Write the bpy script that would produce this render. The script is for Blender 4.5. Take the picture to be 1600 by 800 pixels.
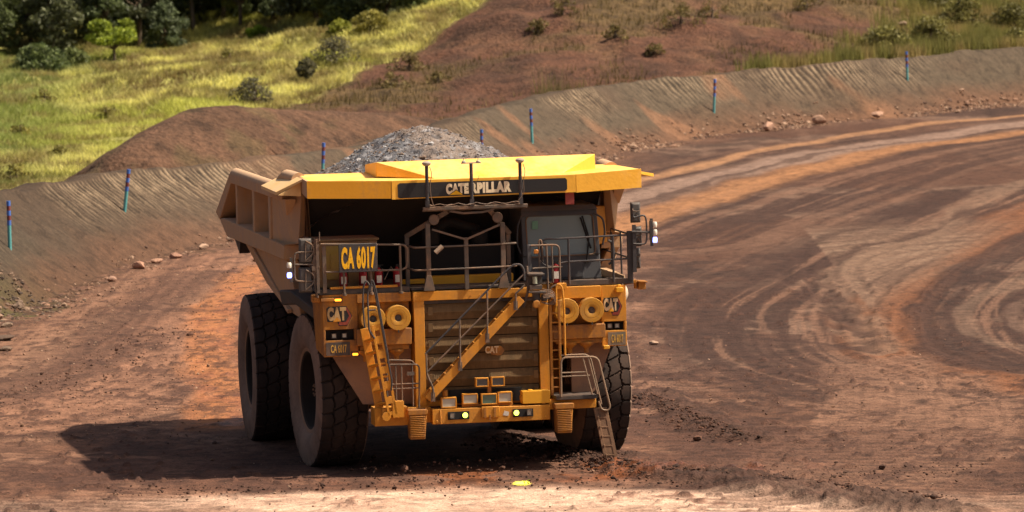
import bpy, math, random
import numpy as np
from mathutils import Vector, Matrix
for o in list(bpy.data.objects): bpy.data.objects.remove(o)
S = bpy.context.scene
COL = S.collection
rad = math.radians

# ------------------------------------------------------------------ camera
CAM_H, CAM_D, FPX, YH = 13.4, 120.0, 8280.0, 617.0
cam = bpy.data.cameras.new('camera'); camo = bpy.data.objects.new('camera', cam); COL.objects.link(camo)
cam.sensor_width = 36.0; cam.lens = FPX / 1600 * 36.0
cam.clip_start = 1.0; cam.clip_end = 5000
p_ = math.atan(YH / FPX); roll = rad(1.4)
Fw = Vector((0, math.cos(p_), -math.sin(p_))); R0 = Vector((1, 0, 0)); U0 = R0.cross(Fw)
Rr = R0 * math.cos(roll) - U0 * math.sin(roll); Ur = U0 * math.cos(roll) + R0 * math.sin(roll)
M = Matrix((Rr, Ur, -Fw)).transposed().to_4x4(); M.translation = Vector((0, -CAM_D, CAM_H))
camo.matrix_world = M
cam.dof.use_dof = True; cam.dof.focus_distance = 118.0; cam.dof.aperture_fstop = 2.2
S.camera = camo

# ------------------------------------------------------------------ world and sun
SUN_EL, SUN_AZ = 55.0, -3.0            # azimuth counted from +X towards +Y
W = bpy.data.worlds.new('World'); S.world = W; W.use_nodes = True
nt = W.node_tree; bg = nt.nodes['Background']
sky = nt.nodes.new('ShaderNodeTexSky'); sky.sky_type = 'NISHITA'; sky.sun_disc = False
sky.sun_elevation = rad(SUN_EL); sky.sun_rotation = rad(90 - SUN_AZ)
sky.air_density = 1.0; sky.dust_density = 7.0; sky.ozone_density = 0.2
nt.links.new(sky.outputs[0], bg.inputs[0]); bg.inputs[1].default_value = 0.062
sl = bpy.data.lights.new('sun', 'SUN'); so = bpy.data.objects.new('sun', sl); COL.objects.link(so)
sl.energy = 5.0; sl.angle = rad(0.9); sl.color = (1.0, 0.86, 0.68)
sd = Vector((math.cos(rad(SUN_EL)) * math.cos(rad(SUN_AZ)), math.cos(rad(SUN_EL)) * math.sin(rad(SUN_AZ)), math.sin(rad(SUN_EL))))
so.rotation_euler = sd.to_track_quat('Z', 'Y').to_euler()
S.view_settings.view_transform = 'Standard'; S.view_settings.look = 'None'
S.view_settings.exposure = 0.64; S.view_settings.gamma = 1.0
S.view_settings.use_curve_mapping = False
S.render.engine = 'CYCLES'
S.cycles.max_bounces = 6; S.cycles.diffuse_bounces = 3; S.cycles.transparent_max_bounces = 8

rnd = random.Random(7); RG = np.random.default_rng(5)

# ------------------------------------------------------------------ numpy noise
def _h(i, j, s):
    n = (i.astype(np.int64) * 374761393 + j.astype(np.int64) * 668265263 + s * 974711) & 0xffffffff
    n = ((n ^ (n >> 13)) * 1274126177) & 0xffffffff
    n = n ^ (n >> 16)
    return (n & 0xffffff) / float(0xffffff)
def vn(x, y, s=0):
    xi = np.floor(x); yi = np.floor(y); fx = x - xi; fy = y - yi
    fx = fx * fx * (3 - 2 * fx); fy = fy * fy * (3 - 2 * fy)
    a = _h(xi, yi, s); b = _h(xi + 1, yi, s); c = _h(xi, yi + 1, s); d = _h(xi + 1, yi + 1, s)
    return (a * (1 - fx) + b * fx) * (1 - fy) + (c * (1 - fx) + d * fx) * fy
def fbm(x, y, s=0, o=4, g=.5):
    t = 0; a = 1; n = 0
    for k in range(o):
        t = t + a * vn(x * 2 ** k + 17.3 * k, y * 2 ** k + 9.1 * k, s + k); n += a; a *= g
    return t / n
def sstep(a, b, x):
    t = np.clip((x - a) / (b - a), 0, 1); return t * t * (3 - 2 * t)
def mixc(c, col, m):
    m = np.clip(m, 0, 1)[..., None]; return c * (1 - m) + np.array(col) * m
def pdist(X, Y, poly):
    """distance, arc length and side (signed) to the nearest point of a polyline"""
    best = np.full(X.shape, 1e9); sarc = np.zeros(X.shape); sgn = np.zeros(X.shape); L = 0
    for (ax, ay), (bx, by) in zip(poly[:-1], poly[1:]):
        dx, dy = bx - ax, by - ay; l = math.hypot(dx, dy)
        t = np.clip(((X - ax) * dx + (Y - ay) * dy) / (l * l), 0, 1)
        ex = X - ax - t * dx; ey = Y - ay - t * dy; d = np.hypot(ex, ey)
        m = d < best; best = np.where(m, d, best); sarc = np.where(m, L + t * l, sarc)
        sgn = np.where(m, np.sign(dx * ey - dy * ex), sgn); L += l
    return best, sarc, sgn
def smooth_poly(P, n=8):
    out = []; P = [np.array(p, float) for p in P]
    for i in range(len(P) - 1):
        p0 = P[max(i - 1, 0)]; p1 = P[i]; p2 = P[i + 1]; p3 = P[min(i + 2, len(P) - 1)]
        for k in range(n):
            t = k / n
            out.append(tuple(.5 * ((2 * p1) + (-p0 + p2) * t + (2 * p0 - 5 * p1 + 4 * p2 - p3) * t * t + (-p0 + 3 * p1 - 3 * p2 + p3) * t ** 3)))
    out.append(tuple(P[-1])); return out

# ------------------------------------------------------------------ object helpers
def tag(o, label=None, cat=None, group=None, kind=None):
    if label: o['label'] = label
    if cat: o['category'] = cat
    if group: o['group'] = group
    if kind: o['kind'] = kind
    return o
def link(name, me, parent=None):
    o = bpy.data.objects.new(name, me); COL.objects.link(o)
    if parent is not None: o.parent = parent
    return o
def empty(name, loc=(0, 0, 0), rz=0, parent=None):
    o = link(name, None, parent); o.location = loc; o.rotation_euler = (0, 0, rz); o.empty_display_size = .3
    return o
def np_mesh(name, V, Fq, mat, cols=None, smooth=True, attrs=None):
    me = bpy.data.meshes.new(name); V = np.asarray(V, np.float32); Fq = np.asarray(Fq, np.int32); k = Fq.shape[1]
    me.vertices.add(len(V)); me.vertices.foreach_set('co', V.ravel())
    me.loops.add(Fq.size); me.loops.foreach_set('vertex_index', Fq.ravel())
    me.polygons.add(len(Fq)); me.polygons.foreach_set('loop_start', np.arange(0, Fq.size, k, dtype=np.int32))
    me.update(calc_edges=True)
    me.polygons.foreach_set('use_smooth', np.full(len(Fq), smooth)); me.materials.append(mat)
    if cols is not None:
        a = me.color_attributes.new('Col', 'FLOAT_COLOR', 'POINT')
        c = np.ones((len(V), 4), np.float32); c[:, :3] = np.clip(cols, 0, 1); a.data.foreach_set('color', c.ravel())
    for n, v in (attrs or {}).items():
        a = me.attributes.new(n, 'FLOAT', 'POINT'); a.data.foreach_set('value', np.asarray(v, np.float32))
    me.validate(); return me
def grid_faces(nr, nc):
    i = np.arange(nr * nc).reshape(nr, nc)
    return np.stack([i[:-1, :-1], i[:-1, 1:], i[1:, 1:], i[1:, :-1]], -1).reshape(-1, 4)
class MB:
    def __init__(s): s.v = []; s.f = []; s.m = []; s.sm = []
    def add(s, V, F, m=0, smooth=False):
        b = len(s.v); s.v += [tuple(p) for p in V]
        for f in F: s.f.append([b + i for i in f]); s.m.append(m); s.sm.append(smooth)
        return s
    def box(s, x0, x1, y0, y1, z0, z1, m=0, rot=None, piv=None):
        V = [Vector((x, y, z)) for x in (x0, x1) for y in (y0, y1) for z in (z0, z1)]
        if rot:
            c = Vector(piv) if piv else Vector(((x0 + x1) / 2, (y0 + y1) / 2, (z0 + z1) / 2))
            from mathutils import Euler
            Rm = Euler([rad(a) for a in rot]).to_matrix(); V = [c + Rm @ (p - c) for p in V]
        return s.add(V, [(0, 1, 3, 2), (4, 6, 7, 5), (0, 4, 5, 1), (2, 3, 7, 6), (0, 2, 6, 4), (1, 5, 7, 3)], m)
    def hexa(s, A, B, m=0):
        """closed solid between two matching loops of points"""
        n = len(A); V = list(A) + list(B)
        F = [tuple(range(n))[::-1], tuple(range(n, 2 * n))] + [(i, (i + 1) % n, n + (i + 1) % n, n + i) for i in range(n)]
        return s.add(V, F, m)
    def prism_y(s, pts, y0, y1, m=0):      # pts are (x, z)
        return s.hexa([(x, y0, z) for x, z in pts], [(x, y1, z) for x, z in pts], m)
    def prism_x(s, pts, x0, x1, m=0):      # pts are (y, z)
        return s.hexa([(x0, y, z) for y, z in pts], [(x1, y, z) for y, z in pts], m)
    def beam(s, a, b, w, d, m=0, up=(0, -1, 0)):
        """rectangular bar from a to b, w across, d along the 'up' hint"""
        a = Vector(a); b = Vector(b); t = (b - a).normalized(); u = Vector(up); u = (u - t * u.dot(t)).normalized(); c = t.cross(u)
        q = [c * w / 2 + u * d / 2, -c * w / 2 + u * d / 2, -c * w / 2 - u * d / 2, c * w / 2 - u * d / 2]
        return s.hexa([a + k for k in q], [b + k for k in q], m)
    def tube(s, pts, r=.03, m=0, n=8, cap=True):
        P = [Vector(p) for p in pts]; V = []; F = []
        t0 = (P[1] - P[0]).normalized(); u = t0.orthogonal().normalized()
        rr = r if isinstance(r, (list, tuple)) else [r] * len(P)
        for i, p in enumerate(P):
            t = ((P[min(i + 1, len(P) - 1)] - p).normalized() + (p - P[max(i - 1, 0)]).normalized())
            t = t.normalized() if t.length > 1e-6 else t0
            u = (u - t * u.dot(t)).normalized(); w = t.cross(u)
            for k in range(n):
                a = 2 * math.pi * k / n; V.append(p + (u * math.cos(a) + w * math.sin(a)) * rr[i])
        for i in range(len(P) - 1):
            for k in range(n): F.append((i * n + k, i * n + (k + 1) % n, (i + 1) * n + (k + 1) % n, (i + 1) * n + k))
        if cap: F += [tuple(range(n))[::-1], tuple(range((len(P) - 1) * n, len(P) * n))]
        return s.add(V, F, m, True)
    def bent(s, pts, r=.03, m=0, rad_=.09):
        """tube with rounded corners"""
        P = [Vector(p) for p in pts]; out = [P[0]]
        for i in range(1, len(P) - 1):
            a, b, c = P[i - 1], P[i], P[i + 1]
            d1 = min(rad_, (a - b).length * .45); d2 = min(rad_, (c - b).length * .45)
            p, q = b + (a - b).normalized() * d1, b + (c - b).normalized() * d2
            for t in (0, .33, .67, 1): out.append(p * (1 - t) ** 2 + b * 2 * t * (1 - t) + q * t * t)
        out.append(P[-1]); return s.tube(out, r, m)
    def cyl(s, a, b, r0, r1=None, m=0, n=24): return s.tube([a, b], [r0, r0 if r1 is None else r1], m, n)
    def lathe(s, prof, o, axis='y', m=0, n=40, smooth=True):
        """prof: list of (radius, position along the axis)"""
        V = []; F = []; o = Vector(o)
        for r, w in prof:
            for k in range(n):
                a = 2 * math.pi * k / n; c, d = r * math.cos(a), r * math.sin(a)
                V.append(o + Vector({'x': (w, c, d), 'y': (c, w, d), 'z': (c, d, w)}[axis]))
        for i in range(len(prof) - 1):
            for k in range(n): F.append((i * n + k, i * n + (k + 1) % n, (i + 1) * n + (k + 1) % n, (i + 1) * n + k))
        return s.add(V, F, m, smooth)
    def build(s, name, mats, parent=None, bevel=0, seg=1):
        me = bpy.data.meshes.new(name); me.from_pydata(s.v, [], s.f)
        for mt in (mats if isinstance(mats, (list, tuple)) else [mats]): me.materials.append(mt)
        me.polygons.foreach_set('material_index', s.m); me.polygons.foreach_set('use_smooth', s.sm)
        import bmesh
        bm = bmesh.new(); bm.from_mesh(me); bmesh.ops.recalc_face_normals(bm, faces=bm.faces); bm.to_mesh(me); bm.free()
        me.set_sharp_from_angle(angle=rad(38))
        o = link(name, me, parent)
        if bevel:
            b = o.modifiers.new('bevel', 'BEVEL'); b.width = bevel; b.segments = seg; b.limit_method = 'ANGLE'; b.angle_limit = rad(40)
            b.use_clamp_overlap = True
        return o
def text_part(name, txt, x0, x1, z0, z1, y, mat, parent, depth=.012, bold=.02, rx=0, slant=0):
    """lettering stretched into a rectangle of the x-z plane, facing -Y"""
    cu = bpy.data.curves.new('t', 'FONT'); cu.body = txt; cu.extrude = .5; cu.offset = bold; cu.space_character = 1.0 + bold * 2
    t = bpy.data.objects.new('t', cu); COL.objects.link(t); bpy.context.view_layer.update()
    me = bpy.data.meshes.new_from_object(t.evaluated_get(bpy.context.evaluated_depsgraph_get()))
    bpy.data.objects.remove(t)
    n = len(me.vertices); c = np.empty(n * 3, np.float32); me.vertices.foreach_get('co', c); c = c.reshape(-1, 3)
    mn, mx = c.min(0), c.max(0); q = (c - mn) / (mx - mn + 1e-9)
    out = np.empty_like(c); out[:, 0] = x0 + q[:, 0] * (x1 - x0); out[:, 1] = y - (q[:, 2]) * depth; out[:, 2] = z0 + q[:, 1] * (z1 - z0) + (q[:, 0]) * slant
    me.vertices.foreach_set('co', out.ravel()); me.materials.clear(); me.materials.append(mat); me.update(); me.name = name
    return link(name, me, parent)

# ------------------------------------------------------------------ materials
def newmat(name):
    m = bpy.data.materials.new(name); m.use_nodes = True; n = m.node_tree
    return m, n, n.nodes['Principled BSDF']
def N(nt_, t, **kw):
    n = nt_.nodes.new('ShaderNode' + t)
    for k, v in kw.items(): setattr(n, k, v)
    return n
def surf(name, col, rough=.6, dust=0.0, dcol=(.30, .165, .095), metal=0.0, scale=1.6, bump=.15, var=.12, spec=.4, streak=0.0, up=.10):
    """paint or metal with blotchy dust, scuffs, vertical dirt runs and a low bump, in object space"""
    m, n, b = newmat(name); L = n.links.new
    tc = N(n, 'TexCoord'); nz = N(n, 'TexNoise'); nz.inputs['Scale'].default_value = scale; nz.inputs['Detail'].default_value = 8; nz.inputs['Roughness'].default_value = .65
    L(tc.outputs['Object'], nz.inputs['Vector'])
    n2 = N(n, 'TexNoise'); n2.inputs['Scale'].default_value = scale * 14; n2.inputs['Detail'].default_value = 4; L(tc.outputs['Object'], n2.inputs['Vector'])
    mp = N(n, 'Mapping'); mp.inputs['Scale'].default_value = (9, 9, .8); L(tc.outputs['Object'], mp.inputs['Vector'])
    n3 = N(n, 'TexNoise'); n3.inputs['Scale'].default_value = 1.0; n3.inputs['Detail'].default_value = 5; L(mp.outputs[0], n3.inputs['Vector'])
    # value variation
    mr = N(n, 'MapRange'); mr.inputs[1].default_value = .3; mr.inputs[2].default_value = .7; mr.inputs[3].default_value = 1 - var; mr.inputs[4].default_value = 1 + var
    L(nz.outputs[0], mr.inputs[0])
    vm = N(n, 'VectorMath', operation='SCALE'); vm.inputs[0].default_value = col; L(mr.outputs[0], vm.inputs['Scale'])
    # dust: patches + what settles on upward faces
    ge = N(n, 'NewGeometry'); sx = N(n, 'SeparateXYZ'); L(ge.outputs['Normal'], sx.inputs[0])
    a1 = N(n, 'MapRange'); a1.inputs[1].default_value = .62 - dust * .45; a1.inputs[2].default_value = .9 - dust * .45; a1.inputs[3].default_value = 0; a1.inputs[4].default_value = min(1, .35 + dust)
    ad = N(n, 'Math', operation='MULTIPLY_ADD'); ad.inputs[1].default_value = .25; L(n2.outputs[0], ad.inputs[0])
    ad2 = N(n, 'Math', operation='MULTIPLY_ADD'); L(sx.outputs[2], ad2.inputs[0]); ad2.inputs[1].default_value = up * (dust > 0); L(nz.outputs[0], ad2.inputs[2]); L(ad2.outputs[0], ad.inputs[2])
    sb = N(n, 'MATH'.title(), operation='SUBTRACT'); L(ad.outputs[0], sb.inputs[0]); sb.inputs[1].default_value = .12
    st = N(n, 'Math', operation='MULTIPLY_ADD'); L(n3.outputs[0], st.inputs[0]); st.inputs[1].default_value = streak; L(sb.outputs[0], st.inputs[2])
    st2 = N(n, 'Math', operation='SUBTRACT'); L(st.outputs[0], st2.inputs[0]); st2.inputs[1].default_value = streak * .5
    L(st2.outputs[0], a1.inputs[0])
    mx = N(n, 'Mix', data_type='RGBA'); L(a1.outputs[0], mx.inputs[0]); L(vm.outputs[0], mx.inputs[6]); mx.inputs[7].default_value = (*dcol, 1)
    L(mx.outputs[2], b.inputs['Base Color'])
    rr = N(n, 'MapRange'); rr.inputs[3].default_value = rough; rr.inputs[4].default_value = .95; L(a1.outputs[0], rr.inputs[0]); L(rr.outputs[0], b.inputs['Roughness'])
    b.inputs['Metallic'].default_value = metal; b.inputs['Specular IOR Level'].default_value = spec
    bp = N(n, 'Bump'); bp.inputs['Strength'].default_value = bump; bp.inputs['Distance'].default_value = .02; L(n2.outputs[0], bp.inputs['Height']); L(bp.outputs[0], b.inputs['Normal'])
    return m
def soil(name, sc=3.0, bump=.6, amp=.28, rough=.93, wet=True, dist=.05, fine=30.0, speck=0.0, spsc=3.0):
    """earth: per-vertex earth colour times grain noise, bump, damp patches smoother"""
    m, n, b = newmat(name); L = n.links.new
    at = N(n, 'Attribute', attribute_name='Col'); tc = N(n, 'TexCoord')
    nz = N(n, 'TexNoise'); nz.inputs['Scale'].default_value = sc; nz.inputs['Detail'].default_value = 9; nz.inputs['Roughness'].default_value = .7; L(tc.outputs['Object'], nz.inputs['Vector'])
    n2 = N(n, 'TexNoise'); n2.inputs['Scale'].default_value = fine; n2.inputs['Detail'].default_value = 3; L(tc.outputs['Object'], n2.inputs['Vector'])
    mr = N(n, 'MapRange'); mr.inputs[1].default_value = .28; mr.inputs[2].default_value = .72; mr.inputs[3].default_value = 1 - amp; mr.inputs[4].default_value = 1 + amp; L(nz.outputs[0], mr.inputs[0])
    m2 = N(n, 'MapRange'); m2.inputs[1].default_value = .3; m2.inputs[2].default_value = .7; m2.inputs[3].default_value = 1 - amp * .7; m2.inputs[4].default_value = 1 + amp * .7; L(n2.outputs[0], m2.inputs[0])
    mu = N(n, 'Math', operation='MULTIPLY'); L(mr.outputs[0], mu.inputs[0]); L(m2.outputs[0], mu.inputs[1])
    if speck:                                        # crumbs, scuffs and damp flecks with crisp edges
        for q, (s_, lo, hi, k) in enumerate(((spsc, .53, .60, 1 - speck), (spsc * 2.7, .56, .62, 1 - speck * .8), (spsc * 1.7, .58, .66, 1 + speck * .9))):
            n3 = N(n, 'TexNoise'); n3.inputs['Scale'].default_value = s_; n3.inputs['Detail'].default_value = 7; n3.inputs['Roughness'].default_value = .72; n3.inputs['Distortion'].default_value = .4
            mp = N(n, 'Mapping'); mp.inputs['Location'].default_value = (q * 37.0, q * 11.0, q * 5.0); L(tc.outputs['Object'], mp.inputs['Vector']); L(mp.outputs[0], n3.inputs['Vector'])
            m3 = N(n, 'MapRange'); m3.inputs[1].default_value = lo; m3.inputs[2].default_value = hi; m3.inputs[3].default_value = 1; m3.inputs[4].default_value = k; L(n3.outputs[0], m3.inputs[0])
            m4 = N(n, 'Math', operation='MULTIPLY'); L(mu.outputs[0], m4.inputs[0]); L(m3.outputs[0], m4.inputs[1]); mu = m4
    vm = N(n, 'VectorMath', operation='SCALE'); L(at.outputs['Color'], vm.inputs[0]); L(mu.outputs[0], vm.inputs['Scale']); L(vm.outputs[0], b.inputs['Base Color'])
    if wet:
        aw = N(n, 'Attribute', attribute_name='Wet'); w = N(n, 'MapRange'); w.inputs[3].default_value = rough; w.inputs[4].default_value = .28; L(aw.outputs['Fac'], w.inputs[0]); L(w.outputs[0], b.inputs['Roughness'])
    else: b.inputs['Roughness'].default_value = rough
    b.inputs['Specular IOR Level'].default_value = .25
    sm = N(n, 'Math', operation='ADD'); L(nz.outputs[0], sm.inputs[0]); L(n2.outputs[0], sm.inputs[1])
    bp = N(n, 'Bump'); bp.inputs['Strength'].default_value = bump; bp.inputs['Distance'].default_value = dist; L(sm.outputs[0], bp.inputs['Height']); L(bp.outputs[0], b.inputs['Normal'])
    return m
def leafmat(name, trans=.35):
    m, n, b = newmat(name); L = n.links.new
    at = N(n, 'Attribute', attribute_name='Col'); L(at.outputs['Color'], b.inputs['Base Color']); b.inputs['Roughness'].default_value = .6; b.inputs['Specular IOR Level'].default_value = .3
    tr = N(n, 'BsdfTranslucent'); L(at.outputs['Color'], tr.inputs[0]); mx = N(n, 'MixShader'); mx.inputs[0].default_value = trans
    L(b.outputs[0], mx.inputs[1]); L(tr.outputs[0], mx.inputs[2]); L(mx.outputs[0], n.nodes['Material Output'].inputs[0]); return m
def emis(name, col, st):
    m, n, b = newmat(name); b.inputs['Base Color'].default_value = (*col, 1); b.inputs['Emission Color'].default_value = (*col, 1); b.inputs['Emission Strength'].default_value = st; return m

DUST = (.30, .165, .095)
YEL = surf('yellow_paint', (.72, .34, .02), .45, .2, scale=1.1, var=.08, streak=.25)
CANY = surf('canopy_yellow', (.88, .455, .05), .42, .18, dcol=(.90, .58, .24), scale=.9, var=.10, streak=.3, bump=.25, up=.24)  # pale tint on upward faces paints the bright sheen of the canopy top
YELD = surf('dusty_yellow_paint', (.60, .245, .016), .6, .42, dcol=(.36, .17, .045), scale=1.5, var=.15, streak=.35)
YELB = surf('heavily_dusty_yellow', (.44, .175, .016), .75, .58, dcol=(.23, .105, .04), scale=1.3, var=.18, streak=.5)
BODY = surf('dusty_body_steel', (.58, .34, .16), .8, .70, dcol=(.48, .31, .19), scale=.9, var=.18, streak=.6)
RAIL = surf('dusty_handrail', (.10, .08, .065), .6, .45, dcol=(.24, .14, .085), scale=3)
DRAIL = surf('dark_handrail', (.045, .042, .045), .5, .2, dcol=(.2, .12, .08), scale=3)
DARK = surf('dark_steel', (.05, .045, .042), .65, .35, dcol=(.17, .10, .065), scale=2)
GREY = surf('grey_cab_paint', (.075, .075, .08), .5, .15, dcol=(.15, .10, .07), scale=1.5)
FILT = surf('filter_yellow', (.50, .235, .018), .6, .40, dcol=(.30, .17, .07))
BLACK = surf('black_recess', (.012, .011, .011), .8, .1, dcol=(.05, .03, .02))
GRIL = surf('dusty_grille', (.12, .072, .03), .8, .5, dcol=(.20, .12, .055), scale=1.2, var=.12, streak=.5)
RUB = surf('tyre_rubber', (.040, .030, .026), .85, .35, dcol=(.10, .06, .043), scale=1.2, var=.2, spec=.2)
RUBS = surf('dusty_sidewall', (.20, .135, .10), .85, .5, dcol=(.33, .22, .16), scale=1.0, var=.15, spec=.2)
RIMM = surf('dusty_rim', (.26, .15, .08), .75, .6, dcol=(.33, .2, .13), scale=1.5)
RIMD = surf('rim_recess_shade', (.025, .018, .014), .85, .3, dcol=(.06, .038, .026), scale=1.5)  # shade inside the rim painted as a darker colour than the lip
RED = surf('red_extinguisher', (.28, .012, .015), .35, .1)
WHITE = surf('white_label', (.6, .55, .48), .6, .2)
SIGNB = surf('black_sign', (.018, .018, .020), .5, .12, dcol=(.12, .08, .06))
SIGNY = surf('sign_yellow', (.85, .45, .01), .5, .05)
SIGND = surf('faded_sign_yellow', (.62, .36, .06), .6, .25)
CREAM = surf('cream_letters', (.82, .68, .46), .5, .1)
CREAM2 = surf('faded_cream_letters', (.62, .45, .26), .6, .2)
REDS = surf('faded_red', (.22, .035, .02), .5, .15)
LAMPG = surf('lamp_glass', (.42, .40, .33), .2, .25, scale=4, spec=.8)
LAMPD = surf('dark_lamp_glass', (.035, .045, .055), .12, .1, spec=.8)
LAMPN = surf('green_lamp_glass', (.05, .12, .09), .15, .15, spec=.8)
AMBER = emis('amber_lamp', (1, .33, .02), 2.2)
HEADL = emis('lit_headlamp', (.80, 1.0, .10), 2.6)
BLUEL = emis('blue_lamp', (.25, .3, 1.0), 2.5)
WHTL = surf('beacon_white', (.75, .72, .62), .3, .1)
CABLE = surf('cable', (.16, .11, .08), .6, .3)
ROAD = soil('haul_road_earth', 2.2, .9, .34, fine=16, speck=.38, spsc=1.9)
BERM = soil('berm_earth', 2.5, .9, .34, wet=False, fine=14, speck=.35, spsc=1.4)
HILL = soil('hill_earth', .9, .9, .38, wet=False, dist=.25, fine=5, speck=.4, spsc=.7)
ROCK = soil('stone', 6, .6, .25, wet=False, fine=40)
ORE = soil('ore', 5, .7, .30, wet=False, rough=.6, fine=35)
LEAF = leafmat('leaves', .35); GRASS = leafmat('grass_blades', .45)
BARK = surf('bark', (.10, .075, .05), .9, .2, scale=4)
gm, gn, gb = newmat('cab_glass')
tb = N(gn, 'BsdfTransparent'); tb.inputs[0].default_value = (.62, .70, .70, 1); gl = N(gn, 'BsdfGlossy'); gl.inputs['Roughness'].default_value = .04; gl.inputs['Color'].default_value = (.8, .85, .85, 1)
df = N(gn, 'BsdfDiffuse'); df.inputs[0].default_value = (.42, .52, .54, 1)  # blue-grey diffuse layer painted in place of the sky's reflection
g1 = N(gn, 'MixShader'); g1.inputs[0].default_value = .22; g2 = N(gn, 'MixShader'); g2.inputs[0].default_value = .5
gn.links.new(tb.outputs[0], g1.inputs[1]); gn.links.new(gl.outputs[0], g1.inputs[2]); gn.links.new(g1.outputs[0], g2.inputs[1]); gn.links.new(df.outputs[0], g2.inputs[2]); gn.links.new(g2.outputs[0], gn.nodes['Material Output'].inputs[0])
GLASS = gm

# ================================================================== THE SETTING
TOE = [(-17.6, -60), (-17.4, -20), (-17.2, 5), (-17.0, 27.0), (-15.5, 39.0), (-14.8, 44.6), (-14.0, 52.3), (-13.1, 59.7), (-11.3, 67.2), (-9.8, 73.1), (-7.2, 80.1), (-4.0, 90.3), (0.1, 103.5), (3.8, 117.8), (6.0, 124.8), (9.3, 133.5), (12.7, 138.6), (16.1, 144.5), (19.6, 148.0), (23.3, 153.7), (27.2, 158.9), (32.9, 164.9), (45, 176), (70, 195)]
CRH = [4.3, 4.4, 4.5, 4.49, 3.69, 3.39, 3.03, 2.71, 2.61, 2.49, 2.33, 2.05, 2.23, 2.51, 2.63, 2.65, 2.69, 2.69, 2.79, 2.71, 2.75, 2.81, 2.9, 3.0]
T3 = smooth_poly([(a, b, c) for (a, b), c in zip(TOE, CRH)], 8)
TOEL = [(p[0], p[1]) for p in T3[::3]]
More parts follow.
